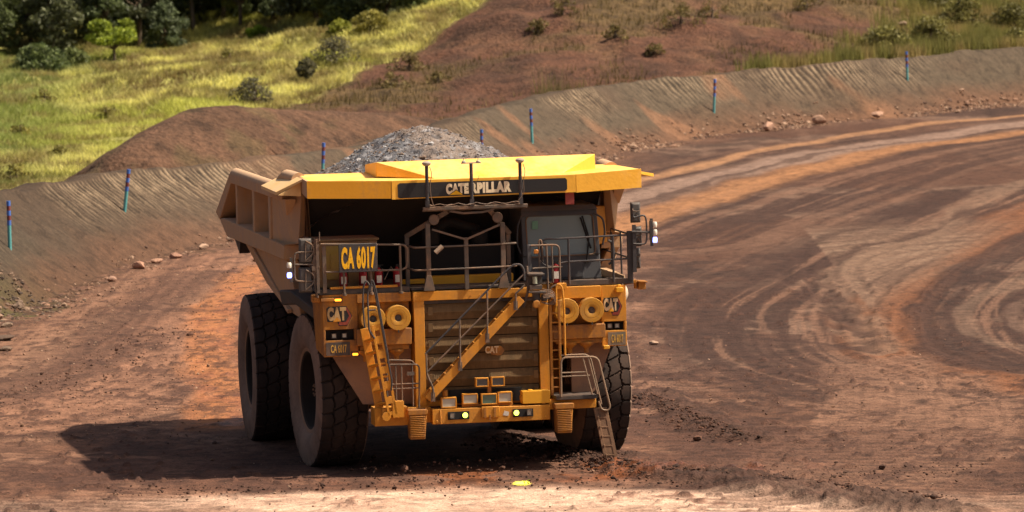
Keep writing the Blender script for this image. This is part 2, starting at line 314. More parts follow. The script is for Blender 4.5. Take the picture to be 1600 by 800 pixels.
FEAT = {
 'orange_a':[(29.9, 153.1), (26.0, 146.8), (22.3, 142.0), (18.7, 136.2), (15.2, 129.6), (11.8, 121.1), (8.5, 111.3), (5.4, 101.3), (3.4, 93.5)],
 'pale_mid':[(29.0, 145.2), (25.1, 138.1), (21.4, 131.3), (17.9, 124.9), (14.5, 117.8), (11.2, 109.1), (8.1, 99.8), (5.1, 89.5), (2.4, 78.4)],
 'dark_serr':[(28.5, 140.3), (24.6, 133.4), (21.2, 128.5), (17.7, 122.8), (14.4, 116.8), (11.1, 107.2), (7.9, 95.9), (5.0, 84.9)],
 'orange_b':[(27.9, 135.5), (24.3, 129.4), (20.8, 124.7), (17.4, 118.6), (14.0, 109.4), (10.6, 97.8), (7.6, 86.6), (4.8, 75.8), (2.3, 65.1)],
 'loop_orange':[(22.5, 86.0), (18.7, 72.5), (14.9, 56.3), (12.4, 45.0), (10.8, 35.9), (10.3, 29.6), (10.1, 22.7), (10.7, 18.4), (11.7, 14.3), (12.7, 11.9), (14.1, 10.1)],
 'loop_dark':[(21.5, 76.8), (17.7, 62.9), (14.8, 49.4), (12.9, 41.1), (11.6, 33.5), (11.2, 27.3), (11.3, 22.4), (12.0, 18.4), (13.1, 15.3), (14.5, 13.6)],
 'loop_pale':[(18.9, 53.6), (16.8, 48.8), (14.7, 41.8), (13.2, 34.1), (12.8, 28.9), (12.9, 24.8), (13.6, 21.2), (15.1, 18.6)],
 'loop_in':[(18.1, 45.8), (16.4, 41.3), (15.1, 35.8), (14.4, 30.5), (14.3, 26.4), (15.6, 23.2)],
 'arc_pale':[(22.7, 99.6), (19.1, 87.3), (16.6, 75.0), (14.3, 64.1), (12.4, 57.2), (10.9, 50.7), (10.1, 43.2), (9.7, 31.9), (9.7, 21.9)],
 'arc_dark1':[(20.1, 86.9), (17.2, 76.6), (14.5, 66.6), (12.2, 60.2), (10.7, 54.9), (10.0, 48.3), (9.6, 36.3), (9.6, 25.7)],
 'arc_dark2':[(17.2, 88.1), (13.6, 72.6), (11.3, 66.8), (9.7, 58.1), (9.1, 51.2), (9.1, 41.1), (9.4, 27.8)],
 'track_v1':[(10.1, 19.9), (10.1, 13.0), (9.7, 5.4), (8.9, 0.0), (7.7, -3.6), (6.1, -5.7)],
 'track_v2':[(8.8, 18.5), (8.2, 10.3), (7.6, 4.4), (6.7, -0.8), (5.2, -4.3)],
 'track_v3':[(11.3, 14.4), (11.3, 6.5), (10.5, -0.4), (9.0, -5.1), (7.4, -7.8)],
 'ridge_a':[(-0.3, 2.1), (0.8, -0.2), (1.7, -2.6), (2.8, -4.8), (4.3, -6.5), (5.7, -8.2), (7.0, -10.0), (8.4, -11.9)],
 'ridge_b':[(3.2, 10.7), (3.8, 7.5), (4.4, 4.0), (5.1, 0.6)],
 'dark_line1':[(2.9, 32.7), (5.0, 29.0), (7.0, 26.4), (9.4, 22.3)],
 'dark_line2':[(2.7, 21.9), (4.0, 14.6), (6.8, 20.8), (9.7, 23.8)],
 'left_pale':[(-13.9, 9.4), (-11.9, 12.0), (-10.7, 16.5), (-10.0, 23.3), (-9.5, 33.0), (-9.4, 49.1), (-8.8, 62.7)],
 'left_pale2':[(-13.7, 20.7), (-13.2, 26.0), (-12.8, 31.8), (-11.9, 38.0), (-10.0, 44.3), (-8.7, 51.5)],
 'left_orange':[(-7.0, 7.8), (-7.6, 17.4), (-8.3, 28.6), (-8.8, 41.6), (-8.6, 56.9)],
 'left_dark':[(-13.2, 15.5), (-12.3, 20.3), (-11.8, 28.5), (-11.3, 40.0), (-10.2, 54.6)],
 'left_dark2':[(-13.7, 12.4), (-12.2, 15.3), (-10.8, 25.4), (-10.1, 33.1)],
 'wet_front':[(-3.5, -4.3), (-1.5, -3.5), (0.6, -2.7), (2.7, -2.5)],
 'bottom_pale':[(-12.3, -8.9), (-9.6, -8.8), (-6.9, -8.3), (-4.2, -7.7), (-1.5, -7.9), (1.2, -7.7), (2.0, -9.0), (3.8, -11.0), (5.7, -13.3)],
 'lug_a':[(-13.2, 18.8), (-12.4, 17.8), (-11.8, 18.5)],
}
for k in FEAT: FEAT[k] = smooth_poly(FEAT[k], 4)

# ---- the ground: one sheet out to the horizon, dense where the road is seen
def axis(vals): return np.array(vals)
ys = [-14.5]; dy = .10
while ys[-1] < 185:
    d = 120 + ys[-1]; ys.append(ys[-1] + .10 * (d / 106) ** 2.0)
ys = np.array([-2500, -900, -300, -120, -60, -30, -20] + ys + [200, 230, 300, 500, 1000, 2500.])
ts = np.concatenate([[-2500, -900, -300, -120, -36, -24, -20], np.arange(-13.5, 13.5, .05), [20, 24, 36, 120, 300, 900, 2500.]])
fan = np.clip(1 + (ys + 14) / 106, .8, 3.2)
X = np.where(np.abs(ts)[None, :] < 40, ts[None, :] * fan[:, None], ts[None, :] * 1.5 + 0 * fan[:, None]); Y = np.repeat(ys[:, None], len(ts), 1)
Y = Y + 0.0 * X
wx = X + 1.2 * (fbm(X * .35, Y * .12, 3) - .5); wy = Y + 5 * (fbm(X * .2, Y * .07, 4) - .5)
n_big = fbm(X * .10, Y * .05, 11, 4); n_mid = fbm(X * .55, Y * .22, 12, 5, .6); n_fin = fbm(X * 2.6, Y * 1.3, 13, 4, .6); n_str = fbm(X * .5 + Y * .15, Y * .6, 14, 4, .6)
PALE = (.31, .165, .105); MID = (.165, .078, .047); DK = (.070, .033, .023); ORG = (.37, .165, .072); VPALE = (.52, .35, .255)
c = np.zeros(X.shape + (3,)) + np.array(MID)
c = mixc(c, DK, sstep(.45, .62, n_mid) * .8)
c = mixc(c, PALE, sstep(.50, .66, n_str) * .75)
crisp = fbm(X * 1.5, Y * .9, 18, 6, .72); crisp2 = fbm(X * 3.1 + 5, Y * 1.6, 19, 5, .7)
def flow(name, rad_, fr_, st_, sgn_=0, col_d=None, col_p=None):
    """fine streaks that follow the wheel paths"""
    global c, z
    d, s_, g = pdist(X, Y, FEAT[name]); dd = d * g + .5 * (fbm(X * .15, Y * .08, 20, 3) - .5)
    m = sstep(rad_, rad_ * .5, d) * st_
    if sgn_: m = m * (g * sgn_ > 0)
    f1 = fbm(dd * fr_ * .75, s_ * .030, 22 + len(name), 5, .66); f2 = fbm(dd * fr_ * .3, s_ * .02, 24 + len(name), 3, .5)
    c = mixc(c, col_d or DK, m * sstep(.45, .60, f2) * .7); c = mixc(c, col_d or DK, m * sstep(.51, .58, f1) * .85); c = mixc(c, col_p or PALE, m * sstep(.45, .38, f1) * .55); z += m * (f1 - .5) * .05
# grader band beside the berm: browner and plainer
dtoe, stoe, sg = pdist(X, Y, TOEL); off = dtoe * sg        # positive on the berm's side
near_toe = sstep(7.5, 3.0, -off)
far = sstep(40, 80, Y)
c = mixc(c, (.165, .083, .050), near_toe * .85)
c = mixc(c, (.215, .11, .068), sstep(.5, .7, fbm(stoe * .12, off * 1.6, 21, 3)) * near_toe * .6)
z = np.zeros(X.shape)
z += (n_mid - .5) * .07 + (n_fin - .5) * .035
# right-hand yard: dark with pale scraped streaks
yard = sstep(0, 2, X - 2.5 - Y * .02) * sstep(10, 25, Y)
c = mixc(c, (.083, .043, .031), yard * .85 * sstep(.30, .5, n_big * .5 + n_mid * .5)); c = mixc(c, (.23, .135, .092), yard * .85 * sstep(.54, .60, fbm(X * .42 + Y * .03, Y * .20, 15, 5, .6))); c = mixc(c, (.055, .028, .02), yard * .7 * sstep(.55, .62, fbm(X * .5 - Y * .05, Y * .26, 16, 5, .6))); c = mixc(c, (.14, .062, .036), yard * .6 * sstep(.5, .62, fbm(X * .16, Y * .1, 17, 3)))
def band(name, w, col, s=1.0, edge=.5, wob=.35, dz=0.0, anis=3.0, brk=0.0):
    global c, z
    d, s_, g = pdist(wx if wob else X, wy if wob else Y, FEAT[name]); dd = d * g
    d2 = d + wob * (vn(s_ * .5, dd * 3, len(name)) - .5)
    m = sstep(w * (1 + edge), w * (1 - edge), d2) * s
    st = fbm(dd * anis * 2.2, s_ * .16, len(name) + 31, 4, .6)
    m = m * (1 - brk * sstep(.45, .6, st))
    c = mixc(c, col, m * (.65 + .5 * st)); z += dz * m
    return d, s_, dd, m
def rutset(name, offs, w, depth, dark=.5):
    """wheel ruts: parallel grooves with small shoulders along a line"""
    global c, z
    d, s_, g = pdist(X, Y, FEAT[name]); dd = d * g + .25 * (vn(s_ * .2, s_ * 0, 5) - .5)
    for o_ in offs:
        q = (dd - o_) / w; gr = np.exp(-q * q); gr = gr * (.25 + .75 * vn(s_ * .25, dd * .3, 66)); z -= depth * .5 * gr; z += depth * .3 * np.exp(-(np.abs(q) - 1.6) ** 2 * 3)
        c = mixc(c, DK, gr * dark * .8 * sstep(.35, .7, vn(s_ * .5, q * .5 + o_, 8)))
def lugs(name, off_, w, s=.6, pitch=.42, dz=.03):
    """tyre tread print: cross bars"""
    global c, z
    d, s_, g = pdist(X, Y, FEAT[name]); dd = d * g - off_
    m = sstep(w, w * .8, np.abs(dd)) * sstep(.35, .6, vn(s_ * .12, dd, 44 + len(name)))
    bars = np.sin(s_ * 2 * math.pi / pitch + np.abs(dd) * 4) * .5 + .5
    rows = (np.abs(dd) % .38 < .07)
    c = mixc(c, DK, m * s * bars * .4); c = mixc(c, PALE, m * s * (1 - bars) * .25); z -= m * dz * bars * .6; c = mixc(c, DK, m * s * rows * .10)
flow('orange_b', 10, 2.0, .8); flow('loop_orange', 9, 2.4, 1.0); flow('left_pale', 7, 2.4, .8); flow('ridge_a', 5, 1.6, .5)
band('orange_b', 1.1, (.46, .215, .095), .95, .6, .4); band('pale_mid', 1.35, (.35, .225, .17), 1.0, .4, .3); band('orange_a', .6, (.50, .26, .13), .95, .6, .3)
d, s_, dd, m = band('dark_serr', .35, DK, .75, .5, .5, .05)
band('loop_orange', 1.15, (.27, .105, .045), .85, .6, .6); band('loop_dark', .62, (.062, .03, .022), .85, .5, .5)
d, s_, g = pdist(X, Y, FEAT['loop_dark']); inn = sstep(.4, 2.2, d) * (g < 0) * sstep(15, 20, Y) * sstep(75, 60, Y) * (X > 10.5)
dl, sl_, gl_ = pdist(X, Y, FEAT['loop_pale']); arcs = fbm(dl * gl_ * 1.9, sl_ * .05, 61, 4, .65)
c = mixc(c, (.25, .15, .10), inn * .9); c = mixc(c, (.15, .085, .058), inn * sstep(.48, .62, arcs) * .7); c = mixc(c, (.33, .21, .145), inn * sstep(.5, .36, arcs) * .6)
z += inn * (arcs - .5) * .05
band('loop_pale', .35, (.32, .2, .135), .4); band('loop_in', .3, (.22, .13, .09), .6)
band('arc_pale', .55, (.25, .15, .10), .8, .6, .6); band('arc_dark1', .3, DK, .8, .6, .7, -.05); band('arc_dark2', .25, DK, .65, .6, .9, -.04)
band('dark_line1', .22, DK, .75, .6, .5); band('dark_line2', .3, DK, .6, .6, .9, .05)
for k, w in (('track_v1', 1.0), ('track_v2', .8), ('track_v3', .9)):
    band(k, w, PALE, .8, .35, .3); rutset(k, (-.7, .25), .07, .03, .4); lugs(k, 0, w)
band('left_pale', 2.4, (.31, .155, .095), .9, .5, 1.0, brk=.4); band('left_pale2', .7, (.25, .135, .085), .7, .6, .6)
band('left_dark', 1.1, (.095, .047, .031), .8, .6, .8, .02); band('left_dark2', .35, DK, .6, .7, .6, .04)
rutset('left_pale', (-2.4, -1.3, .3, 1.2, 2.2), .16, .05, .55); lugs('left_pale', -1.6, 1.0, .5); lugs('left_pale', 1.2, .9, .4)
band('left_orange', .75, (.38, .15, .058), .9, .6, .5)
rutset('arc_dark1', (-.5, .4, 1.1), .14, .05); rutset('loop_orange', (-1.2, -.4, .6, 1.4), .16, .06, .45); rutset('orange_b', (-.8, .8), .2, .05, .3)
# churned dark ground round the truck, pale dry strip in the foreground
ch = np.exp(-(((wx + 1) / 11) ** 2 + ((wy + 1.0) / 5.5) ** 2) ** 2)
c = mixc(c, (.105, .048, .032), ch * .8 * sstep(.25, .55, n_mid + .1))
fg = sstep(-6.6, -7.8, Y + .28 * np.clip(X, 0, 99) * (X > 1) + 1.4 * (fbm(X * .4, X * 0, 71) - .5) + 1.2 * (n_mid - .5))
fg = fg * (.30 + .70 * sstep(-9, -4, X + 6 * (fbm(X * .3, Y * .6, 72, 3) - .5))) * (1 - .6 * sstep(5, 9, X))
c = mixc(c, VPALE, fg * (.55 + .6 * sstep(.62, .35, n_str)))
c = mixc(c, (.19, .09, .06), fg * sstep(.58, .68, n_fin * .5 + n_mid * .5) * .8)
d, s_, dd, m = band('ridge_a', .85, (.065, .033, .023), 1.0, .5, .5)
clod = fbm(X * 5, Y * 2.5, 81, 3, .7)
z += m * (.16 + .30 * (clod - .3)); d, s_, dd, m2 = band('ridge_b', .55, (.08, .04, .028), .95, .5, .4); z += m2 * (.10 + .22 * (clod - .3))
wetm = np.exp(-(((X - .5) / 4.5) ** 2 + ((Y + 4.6) / 1.5) ** 2) ** 2) * sstep(.42, .55, fbm(X * .9, Y * .8, 91))
wet2 = np.exp(-(((X - 4.2) / 2.4) ** 2 + ((Y + 4.2) / 1.6) ** 2) ** 2) * sstep(.45, .55, fbm(X * 1.2, Y * .9, 92))
d3, _, _ = pdist(X, Y, FEAT['left_orange']); wet3 = sstep(1.1, .5, d3) * sstep(.5, .62, fbm(X * 1.6, Y * .5, 93)) * sstep(4, 8, Y)
wet = np.clip(wetm + wet2 + wet3 * .6, 0, 1); c = mixc(c, (.27, .09, .035), wet * .7); z -= wet * .02
dlo, _, _ = pdist(X, Y, FEAT['loop_orange']); nearl = sstep(12, 7, dlo) * sstep(12, 22, Y)
c = c * (1 + .55 * (crisp2 - .5) * (1 - .6 * nearl))[..., None]; c = mixc(c, DK, sstep(.55, .62, crisp) * .7 * (1 - fg) * (1 - .8 * nearl) * (.35 + .65 * sstep(90, 50, Y))); z += (crisp - .5) * .05
c *= (1 - .16 * (1 - fg) - .20 * sstep(0, 3, X - 2) * (1 - fg))[..., None]
# washboard tread print rows, foreground left and right
rw = sstep(.54, .64, fbm(X * .22, Y * .12, 95, 3)) * sstep(30, 20, Y)
bars = np.sin((Y + .35 * X) * 2 * math.pi / .62 + 3 * (n_mid - .5)) * .5 + .5
c = mixc(c, DK, rw * bars * .55); z -= rw * bars * .03
# scattered clods
cl = fbm(X * 4.2, Y * 2.6, 97, 2, .6); cm = sstep(.70, .80, cl) * sstep(.42, .6, n_mid) * sstep(60, 35, Y)
z += cm * .07; c = mixc(c, DK, cm * .7)
cen = np.exp(-(((X + 1.27) / 6.0) ** 2 + ((Y - 2) / 7.0) ** 2) ** 3); z *= (1 - .55 * cen)
z = z * np.clip(1 - (np.abs(X) - 55) / 30, 0, 1)
z = np.where(off > .3, z - sstep(.3, 5, off) * 3.0, z)      # the sheet dips under the berm and the hill behind
z = np.where((Y > 250) | (Y < -100), -3.0 * (Y > 250), z)
me = np_mesh('ground', np.stack([X, Y, z], -1).reshape(-1, 3), grid_faces(*X.shape), ROAD, c.reshape(-1, 3), attrs={'Wet': wet.ravel()})
tag(link('ground', me), kind='structure')

# ---- berm along the outer edge of the bend, combed by bucket teeth
P = np.array(T3); seg = np.hypot(*np.diff(P[:, :2], axis=0).T); cum = np.r_[0, np.cumsum(seg)]
ss = np.arange(60, cum[-1] - 1, .1)
bx = np.interp(ss, cum, P[:, 0]); by = np.interp(ss, cum, P[:, 1]); bh = np.interp(ss, cum, P[:, 2])
tx = np.gradient(bx); ty = np.gradient(by)
k_ = np.ones(60) / 60; tx = np.convolve(np.pad(tx, 30, 'edge'), k_, 'same')[30:-30]; ty = np.convolve(np.pad(ty, 30, 'edge'), k_, 'same')[30:-30]
tl = np.hypot(tx, ty); nx, ny = -ty / tl, tx / tl
oo = np.r_[np.linspace(-1.4, 3.4, 62), [3.5, 3.6, 3.75, 4.0, 4.4, 5.0, 6.0, 7.5, 9.5, 12]]
Sg, Og = np.meshgrid(ss, oo, indexing='ij')
H_ = bh[:, None]
crn = (fbm(Sg * .35, Sg * 0, 101, 4) - .5) * .30
u_ = np.clip((Og + .0) / 3.5, 0, 1)
pz = np.where(Og < 0, -.02 + .02 * (Og + 1.4) , u_ ** 1.12 * (H_ + crn))
pz = np.where(Og > 3.5, (H_ + crn) - .10 * (Og - 3.5) - sstep(4.4, 9, Og) * (H_ + .6), pz)
g_ = Sg - Og * .08                       # the teeth marks lean
amp = .95 * sstep(.30, .95, u_) * sstep(3.55, 3.35, Og) * (.05 + .95 * sstep(.38, .58, fbm(g_ * .16, u_ * .8, 103, 3)))
gw = g_ + .5 * (fbm(g_ * .5, u_ * 1.5, 7, 3) - .5) + .45 * (vn(Sg * .06, u_ * 0, 9) - .5) * Og; groove = np.abs((gw / (.40 + .12 * np.sign(np.sin(Sg * .21)) * 0)) % 1 - .5) * 2
gv = sstep(.25, .75, groove) * (.4 + .6 * fbm(g_ * 1.6, u_ * 1.5, 104, 3))
pz += -.10 * amp * (1 - gv) + .09 * (fbm(Sg * 1.2, Og * 1.4, 105, 4) - .5) * sstep(-1.3, .2, Og) * 2 + .03 * (fbm(Sg * 5, Og * 5, 106, 3) - .5)
pz += .12 * (fbm(g_ * .9, Og * .8, 108, 5, .65) - .5) * sstep(0, .6, Og)
pz += .5 * (fbm(Sg * .12, Og * .3, 109, 3) - .5) * sstep(0, 1.5, Og) * sstep(4, 3, Og)
bc = np.zeros(Sg.shape + (3,)) + np.array((.092, .061, .041))
bc = mixc(bc, (.088, .066, .046), sstep(.42, .6, fbm(Sg * .09, Og * .35, 110, 3)) * .8 * sstep(.1, .5, u_))
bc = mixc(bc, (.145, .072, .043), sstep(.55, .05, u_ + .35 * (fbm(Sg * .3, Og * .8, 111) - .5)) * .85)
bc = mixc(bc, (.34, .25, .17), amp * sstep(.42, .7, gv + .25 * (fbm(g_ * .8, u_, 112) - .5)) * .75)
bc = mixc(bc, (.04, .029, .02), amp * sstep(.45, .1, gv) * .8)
bc = mixc(bc, (.09, .13, .03), np.exp(-(((by[:, None] - 33) / 9) ** 2)) * sstep(.4, .55, fbm(Sg * .5, Og * .8, 113)) * sstep(.5, .2, u_) * .8)
bc = mixc(bc, (.24, .12, .068), sstep(.6, .68, fbm(g_ * .22, u_ * .6, 114, 3)) * .6 * sstep(70, 95, by[:, None] + 0 * Og))
bc = bc * (.88 - .22 * sstep(80, 55, by))[:, None, None] * np.array((.90, .90, .86))
V = np.stack([bx[:, None] + nx[:, None] * Og, by[:, None] + ny[:, None] * Og, pz], -1).reshape(-1, 3)
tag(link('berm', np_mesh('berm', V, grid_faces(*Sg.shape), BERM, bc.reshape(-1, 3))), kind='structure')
def berm_at(s, o):
    i = int(np.clip(np.searchsorted(ss, s), 0, len(ss) - 1)); j = int(np.clip(np.searchsorted(oo, o), 0, len(oo) - 1))
    return Vector((bx[i] + nx[i] * o, by[i] + ny[i] * o, pz[i, j]))
BV = V.reshape(Sg.shape + (3,))

# ---- hill behind
HL = [(-22.38, 112.0, -0.52), (-25.94, 150.0, 0.46), (-29.2, 185.0, 2.1), (-31.45, 210.0, 5.56), (-17.66, 125.0, 0.03), (-19.74, 155.0, 1.39), (-16.13, 150.0, 1.2), (-17.84, 180.0, 2.38), (-18.7, 195.0, 2.97), (-19.81, 215.0, 5.14), (-11.8, 148.0, 1.19), (-12.79, 172.0, 2.57), (-13.73, 195.0, 3.99), (-14.25, 208.0, 5.19), (-7.88, 160.0, 2.4), (-8.66, 190.0, 3.65), (-9.03, 205.0, 5.14), (-3.26, 175.0, 4.0), (-3.37, 190.0, 5.39), (-4.55, 140.0, 1.01), (0.19, 145.0, 1.36), (0.27, 162.0, 3.31), (0.35, 178.0, 5.61), (6.74, 150.0, 2.11), (7.09, 162.0, 3.82), (7.44, 174.0, 5.55), (13.67, 158.0, 2.22), (14.3, 170.0, 3.73), (14.93, 182.0, 5.15), (21.13, 168.0, 2.24), (22.81, 190.0, 4.75), (29.07, 178.0, 2.32), (31.27, 200.0, 4.28), (-25.21, 100.0, -0.6), (-37.42, 210.0, 5.7), (35.63, 188.0, 2.26), (38.22, 210.0, 3.85),
      (-60, 60, -1.5), (-30, 60, -1.2), (-60, 120, 0), (-60, 200, 6), (-75, 320, 22), (0, 320, 26), (75, 320, 22), (-30, 260, 14), (0, 260, 17), (30, 260, 14), (65, 200, 5), (75, 150, 1)]
HL = np.array(HL)
def rbf_fit(P):
    A = np.hypot(P[:, None, 0] - P[None, :, 0], P[:, None, 1] - P[None, :, 1]) + np.eye(len(P)) * -.5
    B = np.c_[np.ones(len(P)), P[:, :2]]; K = np.block([[A, B], [B.T, np.zeros((3, 3))]])
    return np.linalg.solve(K, np.r_[P[:, 2], 0, 0, 0])
HW = rbf_fit(HL)
def hill0(x, y):
    x = np.asarray(x, float); y = np.asarray(y, float); r = np.zeros(x.shape)
    for (a, b, _), w in zip(HL, HW): r = r + w * np.hypot(x - a, y - b)
    return r + HW[-3] + HW[-2] * x + HW[-1] * y
def hillz(x, y):
    b = hill0(x, y); n = (fbm(np.asarray(x) * .18, np.asarray(y) * .18, 201, 5, .55) - .5) * 1.9
    return b + n * np.clip((np.asarray(y) - 125) / 30, .25, 1)
EDGE = smooth_poly([(-17.5, 112), (-15.5, 128), (-14.0, 140), (-11.8, 148.0), (-10.31, 152.0), (-7.88, 160.0), (-5.64, 168.0), (-3.26, 175.0), (-1.12, 182.0), (1.0, 192), (3.0, 215.0), (5, 330)], 4)
def grass_mask(x, y):
    d, s, g = pdist(x, y, EDGE); e = d * g + 2.2 * (fbm(x * .35, y * .35, 205, 3) - .5)
    a = sstep(-.2, .8, e)
    b = sstep(15.5, 24, x - (y - 165) * .22 + 3 * (fbm(x * .2, y * .2, 206, 3) - .5)) * sstep(13, 15, x)
    d2, s2, g2 = pdist(x, y, TOEL); o2 = d2 * g2
    b2 = sstep(11, 13.5, x) * sstep(9.5, 8, o2 + 2 * (fbm(x * .5, y * .5, 207) - .5)) * sstep(3.6, 4.0, o2)
    return a, np.clip(b + b2, 0, 1), o2
gx = np.arange(-78, 80, .55); gy = np.arange(60, 330, .6)
GX, GY = np.meshgrid(gx, gy, indexing='ij'); GZ = hillz(GX, GY)
ga, gb_, go = grass_mask(GX, GY)
GZ = np.where(go < 11, GZ * sstep(4, 11, go) + -1.2 * (1 - sstep(4, 11, go)), GZ)
hc = np.zeros(GX.shape + (3,)) + np.array((.104, .046, .026))
hc = mixc(hc, (.066, .031, .018), sstep(.45, .6, fbm(GX * .3, GY * .3, 211, 4)) * .8)
hc = mixc(hc, (.155, .078, .043), sstep(.55, .7, fbm(GX * .6, GY * .25, 212, 4)) * .6)
hc = mixc(hc, (.27, .26, .07), ga * .95); hc = mixc(hc, (.12, .09, .03), gb_ * .8)
sc_ = sstep(.50, .66, fbm(GX * .16, GY * .12, 213, 4)); hc = mixc(hc, (.115, .08, .03), sc_ * .7 * (1 - ga))
GZ = GZ + (fbm(GX * .9, GY * .5, 215, 4, .6) - .5) * .35 * (1 - ga) * sstep(8, 14, go)
hc = hc * (1 - .12 * (1 - ga) * (1 - gb_))[..., None]
keep = go > 4.2
idx = grid_faces(*GX.shape); kf = keep.ravel()[idx].all(1)
me = np_mesh('hillside', np.stack([GX, GY, GZ], -1).reshape(-1, 3), idx[kf], HILL, hc.reshape(-1, 3))
tag(link('hillside', me), kind='structure')

# ---- low spoil mound between berm and hill
MC = smooth_poly([(-20.5, 106, -1.0), (-18.0, 110.0, 0.3), (-16.7, 112.0, 1.3), (-14.2, 118.0, 2.6), (-12.6, 120.0, 2.65), (-10.7, 122.0, 2.35), (-7.3, 126.0, 1.95), (-4.4, 130.0, 1.5), (-2.3, 133.0, 0.9), (0, 138, .2)], 10)
MC = np.array(MC); mt_ = np.gradient(MC[:, :2], axis=0); mt_ /= np.linalg.norm(mt_, axis=1)[:, None]; mn_ = np.c_[-mt_[:, 1], mt_[:, 0]]
ow = np.linspace(-7, 7, 60); fall = np.sqrt(ow ** 2 + .8) - .9
MV = np.zeros((len(MC), len(ow), 3)); MV[..., 0] = MC[:, None, 0] + mn_[:, None, 0] * ow; MV[..., 1] = MC[:, None, 1] + mn_[:, None, 1] * ow
MV[..., 2] = MC[:, None, 2] - fall * .62 + (fbm(MV[..., 0] * .5, MV[..., 1] * .5, 221, 5) - .5) * .4 * sstep(0, 2, np.abs(ow))[None, :] + (fbm(MV[..., 0] * .9, MV[..., 1] * .9, 222, 4) - .5) * .18
mc = np.zeros(MV.shape) + np.array((.088, .047, .028)); mc = mixc(mc, (.13, .068, .04), sstep(.45, .65, fbm(MV[..., 0] * .8, MV[..., 1] * .8, 223, 4)) * .7)
mc = mixc(mc, (.085, .06, .028), sstep(.62, .70, fbm(MV[..., 0] * .5, MV[..., 1] * .5, 224, 3)) * .6)
tag(link('spoil_mound', np_mesh('spoil_mound', MV.reshape(-1, 3), grid_faces(len(MC), len(ow)), HILL, mc.reshape(-1, 3))), kind='structure')

# ================================================================== VEGETATION
def quads(C, size, cols, flat=0.0, aspect=1.6):
    """leaf-sized faces at points C"""
    n = len(C); a = RG.normal(size=(n, 3)); a[:, 2] *= (1 - flat); a /= np.linalg.norm(a, axis=1)[:, None]
    b = np.cross(a, RG.normal(size=(n, 3))); b /= np.linalg.norm(b, axis=1)[:, None]; s = (size * RG.uniform(.6, 1.3, n))[:, None]
    V = np.stack([C - a * s * aspect, C + b * s * .6, C + a * s * aspect, C - b * s * .6], 1).reshape(-1, 3)
    return V, np.arange(4 * n).reshape(-1, 4), np.repeat(cols, 4, 0)
def leafcols(n, a, b, dark=None):
    t = RG.uniform(0, 1, (n, 1)) ** 1.2; return (np.array(a) * (1 - t) + np.array(b) * t) * RG.uniform(.7, 1.25, (n, 1))
def crown_points(clumps, per, spread):
    out = []; ids = []
    for i, (x, y, z, r) in enumerate(clumps):
        k = int(per * max(.3, r)); p = RG.normal(size=(k, 3)); p /= np.linalg.norm(p, axis=1)[:, None]
        p *= (RG.uniform(.25, 1, (k, 1)) ** .5) * r; p[:, 2] *= spread; out.append(p + [x, y, z]); ids += [i] * k
    return np.concatenate(out), np.array(ids)
def plant(name, label, cat, loc, h, w, ca, cb, group, clear=.3, nclump=14, leaf=.09, per=300, flat=.75, trunk_r=.07, lean=0, layered=False, gap=.28):
    """tapered trunk with limbs reaching the clumps of a ragged crown"""
    root = empty(name, loc, rnd.uniform(0, 6)); tag(root, label, cat, group)
    t = MB(); top = Vector((lean, 0, h * .8)); pts = [Vector((0, 0, -.3)), Vector((lean * .1 + rnd.uniform(-.03, .03) * h, rnd.uniform(-.03, .03) * h, h * .3)), Vector((lean * .5, rnd.uniform(-.04, .04) * h, h * .55)), top]
    t.tube(pts, [trunk_r * 1.3, trunk_r, trunk_r * .7, trunk_r * .3], n=6)
    cl = []
    for i in range(nclump):
        a = i * 2.4 + rnd.uniform(-.5, .5); q = (i + .5) / nclump; zz = clear * h + (1 - clear) * h * (q ** .8) * rnd.uniform(.9, 1.0)
        rr = w / 2 * math.sin(math.pi * min(.97, .25 + .7 * q)) * rnd.uniform(.45, .95)
        if layered: rr = w / 2 * rnd.uniform(.3, 1) ; zz = h * rnd.choice([.62, .78, .93]) + rnd.uniform(-.04, .04) * h
        x, y = rr * math.cos(a) + lean * q, rr * math.sin(a); r = w * rnd.uniform(.13, .24)
        cl.append((x, y, zz - r * .4, r)); base = pts[1] if q < .5 else pts[2]
        t.tube([base, (base + Vector((x, y, zz))) / 2 + Vector((0, 0, -.05 * h)), (x, y, zz - r * .4)], [trunk_r * .5, trunk_r * .35, trunk_r * .12], n=5)
    t.build('trunk', BARK, root)
    C_, ids = crown_points(cl, per, .5 if layered else flat)
    m = fbm(C_[:, 0] * 3 / w * 1.5 + C_[:, 2] * 2, C_[:, 1] * 4 / w, rnd.randint(0, 999), 3) > gap; C_ = C_[m]; ids = ids[m]
    tone = RG.uniform(.6, 1.35, len(cl))[ids][:, None]
    V, F, K = quads(C_, leaf, leafcols(len(C_), ca, cb) * tone)
    link('crown', np_mesh('crown', V, F, LEAF, K, smooth=False), root); return root
G1, G2 = (.035, .055, .022), (.10, .15, .05)
